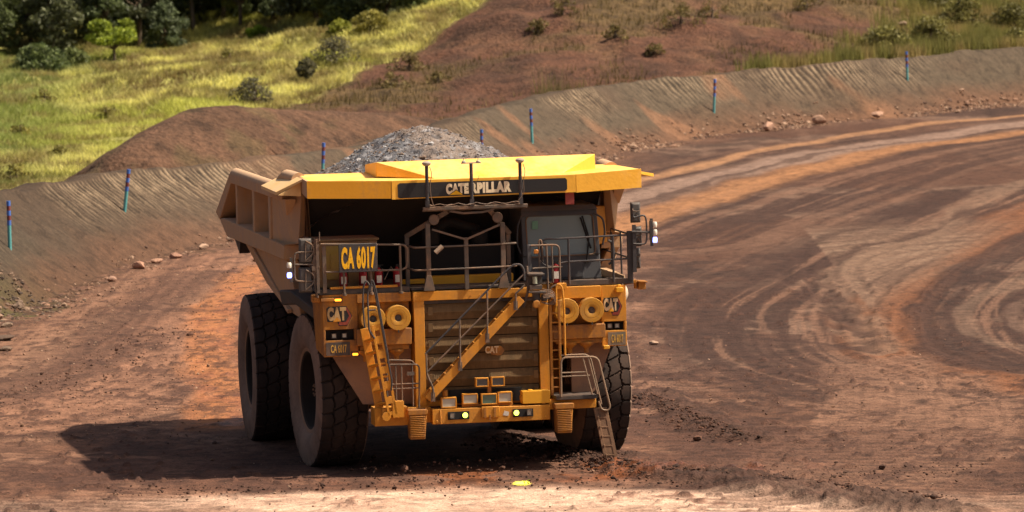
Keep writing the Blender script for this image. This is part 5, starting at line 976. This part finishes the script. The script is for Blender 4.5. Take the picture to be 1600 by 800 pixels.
h.bent([(1.84, y + .1, 2.50), (2.40, y + .1, 2.50), (2.50, y + .1, 2.42), (2.72, y + .1, 1.38)], .020, 0, .08); h.tube([(1.83, y, 2.12), (2.38, y, 2.12)], .017); h.tube([(1.83, y, 2.04), (2.46, y, 2.04)], .017)
h.tube([(2.30, y, 2.46), (2.50, y, 1.62)], .018); h.tube([(2.42, y, 2.46), (2.62, y, 1.62)], .018); h.build('platform_rail', surf('worn_rail', (.22, .16, .11), .5, .4), T)
q = MB(); a, b = Vector((2.57, -2.82, 1.30)), Vector((2.76, -2.92, .20)); o_ = Vector((.23, 0, .0)); q.beam(a, b, .075, .06); q.beam(a + o_, b + o_, .075, .06)
for k in range(1, 6): c = a.lerp(b, k / 5.3); q.box(c.x, c.x + .23, c.y - .03, c.y + .12, c.z - .02, c.z + .01); q.box(c.x + .0, c.x + .03, c.y - .06, c.y - .03, c.z - .02, c.z + .03)
MBx = MB().hexa([tuple(a + Vector((.02, -.02, 0))), tuple(a + o_ + Vector((-.02, -.02, 0))), tuple(b + o_ + Vector((-.02, -.02, .02))), tuple(b + Vector((.02, -.02, .02)))], [tuple(a + Vector((.02, .05, 0))), tuple(a + o_ + Vector((-.02, .05, 0))), tuple(b + o_ + Vector((-.02, .05, .02))), tuple(b + Vector((.02, .05, .02)))])
FLD = q.build('folding_ladder', surf('brown_ladder', (.13, .075, .042), .7, .4), T, .004); MBx.build('ladder_skin', surf('brown_ladder_skin', (.11, .065, .038), .8, .4), FLD)
h = MB(); 
for k in range(4): h.bent([(2.0 + .05 * k, -1.0, 2.9), (2.15 + .08 * k, -1.3, 2.75 - .1 * k), (2.28 + .05 * k, -1.3, 2.2), (2.2 + .04 * k, -1.2, 1.7)], .018)
h.build('hoses', CABLE, T)

# ---- lamp pod at the top of the stairs
q = MB(); y = -2.75; q.box(1.12, 1.50, y - .12, y + .2, 4.30, 4.34, 0, (3, 2, 0)); q.box(1.16, 1.46, y, y + .15, 4.10, 4.29); q.box(1.16, 1.44, y - .1, y + .15, 3.98, 4.08); q.box(1.13, 1.52, y - .14, y + .15, 3.90, 3.95, 0, (0, 3, 0)); q.cyl((1.32, y, 3.72), (1.32, y, 3.9), .09); q.cyl((1.5, y, 3.72), (1.5, y, 3.86), .07); q.tube([(1.1, y, 3.76), (1.65, y, 3.78)], .03)
q.tube([(1.03, y, 3.6), (1.14, y, 3.95), (1.13, y, 4.5)], .03)
POD = q.build('lamp_pod', DARK, T, .006); MB().cyl((1.29, y - .06, 4.11), (1.29, y - .06, 4.27), .055, n=20).build('lens', surf('pod_lens', (.30, .33, .26), .15, .1, spec=.8), POD)
h = MB()
for k in range(7): a = rnd.uniform(.08, .2); h.bent([(1.45, y - .03 * k, 3.98 - .03 * k), (1.58 + a * .6, y - .1 - .02 * k, 3.95 - .02 * k), (1.68 + a * .4, y - .05, 3.80 - .02 * k), (1.58 + .03 * k, y - .02, 3.62), (1.42, y, 3.70)], .010)
h.build('cables', CABLE, POD)
MB().lathe([(.0, 0), (.07, 0), (.09, -.03), (.07, -.05), (0, -.05)], (1.30, y - .1, 3.66), 'y', n=16).build('horn', YELB, POD)

# ---- guard cage over the hood with antenna bar
q = MB(); yb = -2.52
for x, z1 in ((-1.40, 5.20), (.87, 5.18)): q.box(x - .045, x + .045, -1.95, -1.86, 4.08, z1)
for x, z1 in ((-1.02, 5.50), (.65, 5.46)):
    q.box(x - .05, x + .05, yb, yb + .09, 4.02, z1); q.hexa([(x - .13, yb - .01, 4.02), (x + .13, yb - .01, 4.02), (x + .05, yb - .01, 4.36), (x - .05, yb - .01, 4.36)], [(x - .13, yb + .1, 4.02), (x + .13, yb + .1, 4.02), (x + .05, yb + .1, 4.36), (x - .05, yb + .1, 4.36)])
q.box(-.22, -.13, yb, yb + .07, 4.02, 5.16)
q.beam((-1.42, -1.9, 5.19), (-.57, -2.55, 5.76), .10, .08); q.beam((.90, -1.9, 5.18), (.36, -2.55, 5.75), .10, .08)
q.beam((-.93, yb, 5.37), (-.18, yb, 5.12), .045, .04); q.beam((.58, yb, 5.42), (-.18, yb, 5.12), .045, .04)
for z_ in (4.49, 4.99):
    q.bent([(-1.40, -1.9, z_), (-1.33, yb, z_ - .01), (-1.0, yb, z_ - .01)], .022); q.tube([(-1.0, yb, z_ - .01), (.65, yb, z_ + .0)], .022); q.bent([(.65, yb, z_), (.95, yb, z_ + .01), (.90, -1.9, z_)], .022)
for x in (-.93, .50): q.lathe([(0, -.04), (.11, -.04), (.12, 0), (.11, .06), (0, .06)], (x + (.05 if x < 0 else .04), -2.50, 5.58), 'y', n=20)
q.build('guard_cage', RAIL, T, .004)
q = MB().cyl((-.72, -2.6, 5.0), (-.88, -2.6, 4.86), .055).build('cage_camera', surf('camera_housing', (.34, .26, .19), .6, .3), T)
q = MB(); q.box(-1.14, 1.19, -2.70, -2.60, 5.80, 5.87); q.box(-1.14, 1.19, -2.60, -2.54, 5.77, 5.81); q.beam((-.55, -2.62, 5.77), (-.25, -2.62, 5.71), .05, .05); q.beam((-.25, -2.62, 5.71), (.2, -2.62, 5.72), .05, .05); q.beam((.2, -2.62, 5.72), (.45, -2.62, 5.78), .05, .05)
BAR = q.build('antenna_bar', RAIL, T, .006)
for x, kind in ((-1.04, 0), (-.05, 1), (1.04, 0)):
    a = MB(); a.box(x - .045, x + .045, -2.71, -2.63, 5.87, 6.02); a.cyl((x, -2.67, 5.9), (x, -2.67, 6.80), .038); a.cyl((x, -2.67, 6.2), (x, -2.67, 6.35), .05)
    o = a.build('antenna_mast', DRAIL, BAR)
    if kind == 0: MB().lathe([(0, 0), (.06, 0), (.10, .04), (.10, .07), (.06, .10), (0, .11)], (x, -2.67, 6.78), 'z', n=20).build('antenna_cap', surf('antenna_cap', (.35, .30, .24), .5, .3), o)
    else: 
        c = MB().box(x - .22, x + .22, -2.70, -2.64, 6.80, 6.825)
        for s in (-1, 1): c.lathe([(.05, 0), (.045, .03), (.012, .05), (.008, .11), (0, .11)], (x + s * .16, -2.67, 6.825), 'z', n=12)
        c.build('crossbar', surf('crossbar', (.42, .38, .30), .5, .2), o)
h = MB()
for x in (-1.04, 1.04): h.bent([(x + .06, -2.72, 6.76), (x + .11, -2.74, 6.6), (x + .06 , -2.72, 6.4), (x + .07, -2.74, 6.1), (x - .1 * (x > 0) + .12 * (x < 0), -2.73, 5.92)], .008)
pts_ = [(-1.0 + i * .08, -2.73, 5.93 - .06 * abs(math.sin(i * .55))) for i in range(26)]; h.tube(pts_, .012, n=5); h.tube([(p[0], p[1] - .01, 5.95 - .05 * abs(math.cos(i * .6))) for i, p in enumerate(pts_)], .008, n=5)
h.tube([(-.05 + .2 * math.cos(t / 12 * 6.28) * .9, -2.62, 6.52 - .3 * abs(math.sin(t / 24 * 6.28))) for t in range(0, 7)], .005, n=4)
h.build('antenna_cables', CABLE, BAR)

# ---- left deck: railing, cabinet, number sign
h = MB(); y = -2.44
h.box(-3.50, -3.44, y, y + .06, 4.05, 5.24); h.box(-3.36, -3.28, y + .02, y + .08, 4.05, 5.12); h.tube([(-3.42, y, 5.2), (-3.42, y, 5.4)], .012)
h.bent([(-3.40, y, 5.13), (-1.55, y, 5.05), (-1.47, y, 4.96), (-1.49, y, 4.58), (-1.58, y, 4.50), (-3.3, y, 4.51)], .022, 0, .08); 
for x, zt in ((-2.90, 4.5), (-2.30, 4.5), (-1.64, 5.04)): h.tube([(x, y, 4.0), (x, y, zt)], .026); h.lathe([(0, 0), (.05, 0), (.05, .05), (0, .05)], (x, y, 3.98), 'z', n=12)
h.tube([(-3.46, y, 5.15), (-3.46, -.2, 5.15)], .022); h.tube([(-3.46, y, 4.6), (-3.46, -.2, 4.6)], .022)
h.tube([(-3.46, -1.2, 4.1), (-3.46, -1.2, 5.15)], .022)
h.tube([(-2.0, y, 4.30), (-1.85, y, 4.58), (-1.8, y, 4.5)], .01)
h.build('deck_rail', RAIL, T)
q = MB(); q.box(-3.36, -2.06, -1.88, -.9, 4.12, 5.14); q.box(-3.40, -2.02, -1.92, -.88, 5.14, 5.19); q.build('cabinet', surf('cabinet_brown', (.22, .13, .05), .7, .5), T, .01)
MB().box(-3.28, -2.72, -1.905, -1.885, 4.30, 5.04).box(-3.12, -3.10, -1.93, -1.905, 4.55, 4.85).build('cabinet_door', surf('olive_door', (.30, .20, .03), .6, .4), T, .006)
SGN = MB().box(-3.01, -2.155, -2.50, -2.47, 4.49, 5.115).build('number_sign', surf('sign_board', (.045, .042, .045), .6, .2), T, .008)
text_part('lettering', 'CA 6017', -2.955, -2.20, 4.555, 5.055, -2.501, SIGNY, SGN, .006, .05)
# ---- mirrors
def mirror(x0, x1, z0, z1, y, par=T, tri=0):
    w_ = (x1 - x0); m = MB(); m.hexa([(x0 + .03, y - .07, z0 + .04), (x1 - .03, y - .07, z0 + .04), (x1 - .04, y - .07, z1 - .04), (x0 + .04, y - .07, z1 - .04)], [(x0, y + .03, z0), (x1, y + .03, z0), (x1, y + .03, z1), (x0, y + .03, z1)])
    o = m.build('mirror', surf('mirror_housing', (.075, .072, .07), .45, .25, dcol=(.16, .11, .08)), par, .02, 2); MB().box(x0 + .02, x1 - .02, y + .032, y + .038, z0 + .02, z1 - .02).build('mirror_glass', surf('mirror_face', (.6, .6, .6), .05, 0, metal=1), o)
    f = MB(); xm = (x0 + x1) / 2
    if tri: f.bent([(xm, y - .09, z1 - .06), (x1 + .02, y - .11, (z0 + z1) / 2 + .12), (x1 + .02, y - .11, (z0 + z1) / 2 - .05), (xm - .02, y - .09, z0 + .06)], .018); f.tube([(xm, y - .09, z1 - .1), (xm - .02, y - .09, z0 + .1)], .014)
    else: f.bent([(x0 + .04, y - .09, z1 - .14), (x0 + .04, y - .12, z1 - .2), (x1 - .04, y - .12, z1 - .2), (x1 - .04, y - .09, z1 - .14)], .013); f.bent([(x0 + .04, y - .09, z0 + .05), (xm, y - .1, (z0 + z1) / 2), (x1 - .05, y - .09, z0 + .05)], .013)
    f.build('mirror_frame', RAIL, o)
mirror(-3.87, -3.57, 4.70, 5.27, -2.3, T, 1); mirror(-3.89, -3.57, 4.06, 4.63, -2.3, T, 1)
h = MB(); y = -2.38; h.bent([(-3.50, y, 5.24), (-3.52, y, 5.0), (-3.56, y, 4.7), (-3.54, y, 4.2), (-3.48, y, 3.95)], .025); h.bent([(-3.5, y, 4.98), (-3.95, y, 4.96), (-3.98, y, 4.86), (-3.98, y, 4.38), (-3.93, y, 4.33), (-3.5, y, 4.31)], .02); h.tube([(-3.98, y, 4.7), (-3.5, y, 4.68)], .018); h.box(-3.54, -3.44, y - .03, y + .05, 4.5, 4.9); h.box(-3.6, -3.5, y - .05, y + .02, 4.55, 4.65)
for z_ in (4.35, 4.62, 4.95, 5.1): h.lathe([(0, 0), (.05, 0), (.05, .05), (0, .05)], (-3.47, y - .03, z_), 'y', n=10)
h.build('mirror_bracket', RAIL, T)
def beacon(x, z_, y, n=3, dz=.13):
    o = MB().box(x - .03, x + .03, y, y + .05, z_ - dz * n / 2 - .05, z_ + dz * n / 2 + .05).build('signal_lamp', DARK, T)
    for k in range(n):
        zk = z_ + (k - (n - 1) / 2) * -dz; MB().lathe([(0, -.06), (.045, -.06), (.055, -.03), (.055, .03), (.04, .06), (0, .06)], (x + (.07 if x > 0 else -.05), y, zk), 'z', n=14).build('lens', [WHTL, WHTL, BLUEL][k if n == 3 else (0, 2)[k]], o)
beacon(-4.05, 4.58, -2.4, 2, .22); beacon(4.02, 5.12, -2.4, 3, .17)
mirror(3.56, 3.80, 5.33, 5.80, -2.3); mirror(3.61, 3.83, 4.80, 5.26, -2.25); mirror(3.64, 3.80, 4.30, 4.78, -2.2)
h = MB(); y = -2.42; h.bent([(3.60, y, 5.55), (3.60, y, 5.45), (3.86, y, 5.52), (3.90, y, 5.4), (3.90, y, 4.92), (3.84, y, 4.86), (3.60, y, 4.88)], .02); h.tube([(3.56, y, 5.15), (4.02, y, 5.12)], .025); h.box(3.97, 4.03, y - .03, y + .04, 4.95, 5.38); h.box(3.58, 3.66, y, y + .05, 4.25, 5.3)
h.build('mirror_bracket', DRAIL, T)

# ---- cab
q = MB(); yf = -1.55
P1 = [(1.26, yf, 4.08), (3.04, yf, 4.08), (2.96, yf + .05, 5.62), (2.80, yf + .1, 5.70), (1.40, yf + .1, 5.70), (1.24, yf + .05, 5.62)]
def cabpost(x0b, x1b, x0t, x1t, z0, z1, d=.09): q.hexa([(x0b, yf, z0), (x1b, yf, z0), (x1t, yf + .05, z1), (x0t, yf + .05, z1)], [(x0b, yf + d, z0), (x1b, yf + d, z0), (x1t, yf + .05 + d, z1), (x0t, yf + .05 + d, z1)])
cabpost(1.26, 1.40, 1.24, 1.36, 4.62, 5.60); cabpost(2.88, 3.01, 2.84, 2.96, 4.62, 5.60); cabpost(1.27, 3.03, 1.26, 3.01, 4.08, 4.62); cabpost(1.24, 2.96, 1.24, 2.96, 5.50, 5.62)
q.hexa([(1.22, yf - .02, 5.62), (2.98, yf - .02, 5.62), (2.90, yf + .05, 5.74), (1.30, yf + .05, 5.74)], [(1.22, yf + 1.9, 5.62), (2.98, yf + 1.9, 5.62), (2.90, yf + 1.85, 5.74), (1.30, yf + 1.85, 5.74)])
q.box(1.26, 3.02, yf + .12, yf + 1.85, 4.08, 4.3); q.box(1.26, 1.32, yf + .1, yf + 1.85, 4.3, 5.62); q.box(1.30, 2.98, yf + 1.80, yf + 1.86, 4.3, 5.62); q.box(2.94, 3.0, yf + .1, yf + .5, 4.3, 4.8); q.box(2.94, 3.0, yf + 1.0, yf + 1.1, 4.3, 5.6); q.box(2.94, 3.0, yf + .45, yf + 1.85, 4.3, 4.7)
q.box(2.0, 2.62, yf - .02, yf + .01, 4.12, 4.46)
CAB = q.build('cab', GREY, T, .02, 2)
MB().hexa([(1.38, yf + .045, 4.60), (2.90, yf + .045, 4.60), (2.87, yf + .085, 5.53), (1.34, yf + .085, 5.53)], [(1.38, yf + .055, 4.60), (2.90, yf + .055, 4.60), (2.87, yf + .095, 5.53), (1.34, yf + .095, 5.53)]).build('windscreen', GLASS, CAB)
h = MB(); h.bent([(1.42, yf - .01, 4.64), (1.37, yf + .01, 4.7), (1.35, yf + .04, 5.45), (1.42, yf + .045, 5.52), (2.80, yf + .045, 5.52), (2.87, yf + .04, 5.45), (2.91, yf + .01, 4.7), (2.85, yf - .01, 4.62), (1.42, yf - .01, 4.60)], .016, 0, .06); h.build('windscreen_seal', surf('seal', (.16, .10, .06), .7, .4), CAB)
h = MB(); h.tube([(2.62, yf + .0, 5.48), (2.76, yf - .02, 5.0), (2.70, yf - .03, 4.5)], .018); h.tube([(2.58, yf + .01, 5.45), (2.80, yf - .005, 4.75)], .022); h.box(2.66, 2.74, yf - .05, yf, 4.42, 4.5); h.build('wiper', BLACK, CAB)
h = MB(); h.bent([(2.86, yf - .03, 5.55), (3.08, yf - .06, 5.42), (3.12, yf - .06, 5.1), (3.06, yf - .04, 4.82)], .022); h.build('cab_grab_rail', DRAIL, CAB); h = MB(); h.bent([(1.24, yf - .03, 5.55), (1.14, yf - .06, 5.3), (1.12, yf - .06, 4.9), (1.2, yf - .03, 4.7)], .02); h.build('cab_grab_rail', DRAIL, CAB)
q = MB(); q.box(1.95, 2.35, yf + .9, yf + 1.3, 4.55, 4.7); q.hexa([(1.97, yf + 1.25, 4.7), (2.33, yf + 1.25, 4.7), (2.28, yf + 1.4, 5.35), (2.02, yf + 1.4, 5.35)], [(1.97, yf + 1.38, 4.7), (2.33, yf + 1.38, 4.7), (2.28, yf + 1.5, 5.35), (2.02, yf + 1.5, 5.35)]); q.box(1.45, 2.8, yf + .2, yf + .5, 4.5, 4.68); q.lathe([(.19, -.015), (.2, 0), (.19, .015), (.18, 0)], (2.12, yf + .62, 4.82), 'y', n=24); q.build('driver_seat', BLACK, CAB, .02)
MB().hexa([(2.34, yf + 1.2, 5.3), (2.38, yf + 1.2, 5.3), (2.44, yf + 1.15, 4.75), (2.40, yf + 1.15, 4.75)], [(2.34, yf + 1.21, 5.3), (2.38, yf + 1.21, 5.3), (2.44, yf + 1.16, 4.75), (2.40, yf + 1.16, 4.75)]).build('seat_belt', RED, CAB)
MB().box(1.49, 1.62, yf + .03, yf + .036, 5.22, 5.40).build('sticker', surf('green_sticker', (.16, .34, .24), .6), CAB)
MB().hexa([(1.40, yf + .16, 5.52), (2.84, yf + .16, 5.52), (2.84, yf + .2, 5.46), (1.40, yf + .2, 5.14)], [(1.40, yf + .18, 5.52), (2.84, yf + .18, 5.52), (2.84, yf + .22, 5.46), (1.40, yf + .22, 5.14)]).build('sun_visor', BLACK, CAB)
q = MB(); q.hexa([(3.05, -.5, 4.7), (3.4, -.4, 4.8), (3.4, -.2, 5.6), (3.05, -.4, 5.6)], [(3.05, .2, 4.7), (3.4, .2, 4.8), (3.4, .2, 5.6), (3.05, .2, 5.6)]); q.build('rear_cover', YELD, T, .02)
q = MB(); q.box(3.02, 3.5, -1.4, .3, 4.10, 4.16); q.hexa([(3.04, -1.3, 4.28), (3.42, -2.1, 4.16), (3.42, -2.1, 4.10), (3.04, -1.3, 4.10)], [(3.08, -1.26, 4.28), (3.46, -2.06, 4.16), (3.46, -2.06, 4.10), (3.08, -1.26, 4.10)]); q.build('side_walkway', surf('pale_deck', (.50, .34, .20), .7, .4), T)
# ---- rails in front of the cab
h = MB(); y = -2.33
h.bent([(1.56, y, 4.55), (1.52, y, 4.95), (1.60, y, 5.05), (2.1, y, 5.05), (3.60, y, 5.08)], .022, 0, .08); h.bent([(1.52, y, 5.0), (1.75, y, 4.92), (1.8, y, 4.9)], .02); h.bent([(1.5, y, 4.58), (1.62, y, 4.45), (2.0, y, 4.42)], .018); h.tube([(1.95, y, 4.50), (2.1, y, 4.53), (3.62, y, 4.55)], .022)
for x in (2.15, 3.15): h.tube([(x, y, 4.04), (x, y, 5.06)], .026)
h.box(3.48, 3.59, y - .02, y + .08, 4.08, 5.16)
h.tube([(3.56, y, 5.08), (3.52, .9, 5.08)], .022); h.tube([(3.56, y, 4.55), (3.52, .9, 4.55)], .022)
for yy in (-1.3, -.2, .85): h.tube([(3.54, yy, 4.08), (3.53, yy, 5.08)], .022)
h.bent([(3.10, y + .3, 4.95), (3.2, y + .3, 4.9), (3.24, y + .3, 4.6), (3.16, y + .3, 4.45), (3.1, y + .3, 4.42)], .028)
h.build('cab_rail', DRAIL, T)
h = MB(); y = -2.50; h.bent([(1.27, y, 4.93), (1.84, y, 4.93), (1.91, y, 4.86), (1.91, y, 4.10)], .022, 0, .07); h.tube([(1.30, y, 4.42), (1.90, y, 4.44)], .022); h.tube([(1.62, y, 4.92), (1.64, y, 3.75)], .024); h.tube([(1.74, y, 4.92), (1.75, y, 4.1)], .02); h.bent([(1.46, y + .05, 4.2), (1.46, y + .05, 5.04), (1.52, y + .05, 5.05), (1.55, y + .05, 4.6)], .02); h.bent([(1.64, y, 3.8), (1.7, y, 4.0), (1.85, y, 4.05)], .02); h.build('access_gate', RAIL, T)
MB().box(1.19, 1.28, -2.50, -2.42, 4.30, 4.95).build('gate_post', GREY, T, .008)
GB = MB().box(1.33, 1.43, -2.56, -2.5, 4.75, 4.84).build('gate_lamp', surf('orange_lens', (.5, .18, .03), .35, .1), T, .01)
MB().box(1.80, 2.05, -2.50, -2.2, 3.94, 4.07).box(1.5, 1.8, -2.4, -2.2, 3.98, 4.05).build('step_bracket', YELD, T, .006)

# ================================================================== THINGS CARRIED
def extinguisher(x, y, h_, label, s=1.0):
    w = Matrix.Rotation(rad(10), 4, 'Z') @ Vector((x, y, 0)); root = empty('fire_extinguisher', (TRUCK.location.x + w.x, TRUCK.location.y + w.y, h_), rad(10)); tag(root, label, 'fire extinguisher', 'fire extinguishers on the truck')
    MB().lathe([(0, 0), (.085, 0), (.09, .02), (.09, .33), (.06, .39), (.03, .41), (.03, .44), (0, .44)], (0, 0, 0), 'z', n=24).build('cylinder', RED, root)
    MB().box(-.02, .05, -.03, .03, .43, .48).box(-.01, .11, -.012, .012, .47, .49).build('valve', BLACK, root); MB().tube([(.03, 0, .45), (.10, -.02, .38), (.105, -.02, .12)], .012, n=6).build('hose', BLACK, root)
    MB().hexa([(-.055, -.078, .10), (.055, -.078, .10), (.055, -.078, .26), (-.055, -.078, .26)], [(-.055, -.094, .10), (.055, -.094, .10), (.055, -.094, .26), (-.055, -.094, .26)]).build('label_strip', WHITE, root)
for x, lb in ((-2.86, 'red fire extinguisher leftmost on the deck, below the left half of the number sign'), (-2.42, 'red fire extinguisher below the right half of the number sign'), (-2.07, 'red fire extinguisher just right of the number sign, with bright white label'), (-1.66, 'red fire extinguisher at the right end of the left deck rail')): extinguisher(x, -2.05, 4.11, lb)
extinguisher(1.83, -2.42, 4.08, 'red and white fire extinguisher behind the small gate in front of the cab')
# ---- ore heap
hx = np.linspace(-3.35, 3.35, 150); hy = np.linspace(-.05, 8.6, 190); OX, OY = np.meshgrid(hx, hy, indexing='ij')
def orez(x, y):
    r = np.sqrt(((x + .12) * np.where(x < -.12, .54, .50)) ** 2 + ((y - 3.6) * .34) ** 2 + .02)
    return 7.52 - r * 1.0 + .02 * np.exp(-(((x - .15) / .6) ** 2 + ((y - 3.6) / .9) ** 2)) + (fbm(x * .9, y * .9, 401, 5, .55) - .5) * .35 + (fbm(x * 4, y * 4, 402, 3) - .5) * .12 + (fbm(x * 11, y * 11, 403, 2) - .5) * .05
OZ = orez(OX, OY); OZ = np.maximum(OZ, 5.2)
oc = np.zeros(OX.shape + (3,)) + np.array((.115, .115, .125)); oc = mixc(oc, (.20, .145, .11), sstep(.46, .6, fbm(OX * .7, OY * .7, 405, 4)) * .7); oc = mixc(oc, (.26, .25, .26), sstep(.6, .72, fbm(OX * 6, OY * 6, 406, 3)) * .8); oc = mixc(oc, (.06, .05, .05), sstep(.42, .32, fbm(OX * 5, OY * 5, 407, 3)) * .8)
HEAP = link('ore_heap', np_mesh('ore_heap', np.stack([OX, OY, OZ], -1).reshape(-1, 3), grid_faces(*OX.shape), ORE, oc.reshape(-1, 3), smooth=False)); HEAP.location = TRUCK.location; HEAP.rotation_euler = (0, 0, rad(10)); tag(HEAP, 'grey ore heaped high in the truck body', 'ore load')
pts, sz, cs = [], [], []
for i in range(5200):
    x, y = rnd.uniform(-3.0, 3.0), rnd.uniform(.1, 7.0); z_ = float(orez(np.array([x]), np.array([y]))[0])
    if z_ < 6.0: continue
    w = Matrix.Rotation(rad(10), 4, 'Z') @ Vector((x, y, z_)); pts.append((w.x + TRUCK.location.x, w.y + TRUCK.location.y, w.z)); sz.append(min(.13, rnd.lognormvariate(-3.95, .55))); cs.append(rnd.choice([(.14, .13, .135), (.20, .19, .19), (.30, .29, .30), (.09, .08, .08), (.22, .16, .12), (.36, .35, .36), (.18, .12, .085), (.15, .11, .085)]))
scatter('ore_lumps', pts, sz, cs, ORE, 'loose grey lumps on the surface of the ore heap', 'ore lumps')

# ---- the amber warning spot the truck throws on the ground ahead of it
sp = bpy.data.lights.new('floor_spot', 'SPOT'); sp.energy = 4500; sp.color = (.95, 1.0, .05); sp.spot_size = rad(10); sp.spot_blend = .9; sp.shadow_soft_size = .03
spo = bpy.data.objects.new('floor_spot', sp); COL.objects.link(spo); spo.parent = T; spo.location = (.80, -2.95, 1.15)
tgt = Vector((0.09, -6.13, 0)); src = Matrix.Rotation(rad(10), 4, 'Z') @ Vector(spo.location) + TRUCK.location
spo.rotation_euler = (Matrix.Rotation(rad(-10), 4, 'Z') @ (src - tgt)).to_track_quat('Z', 'Y').to_euler()
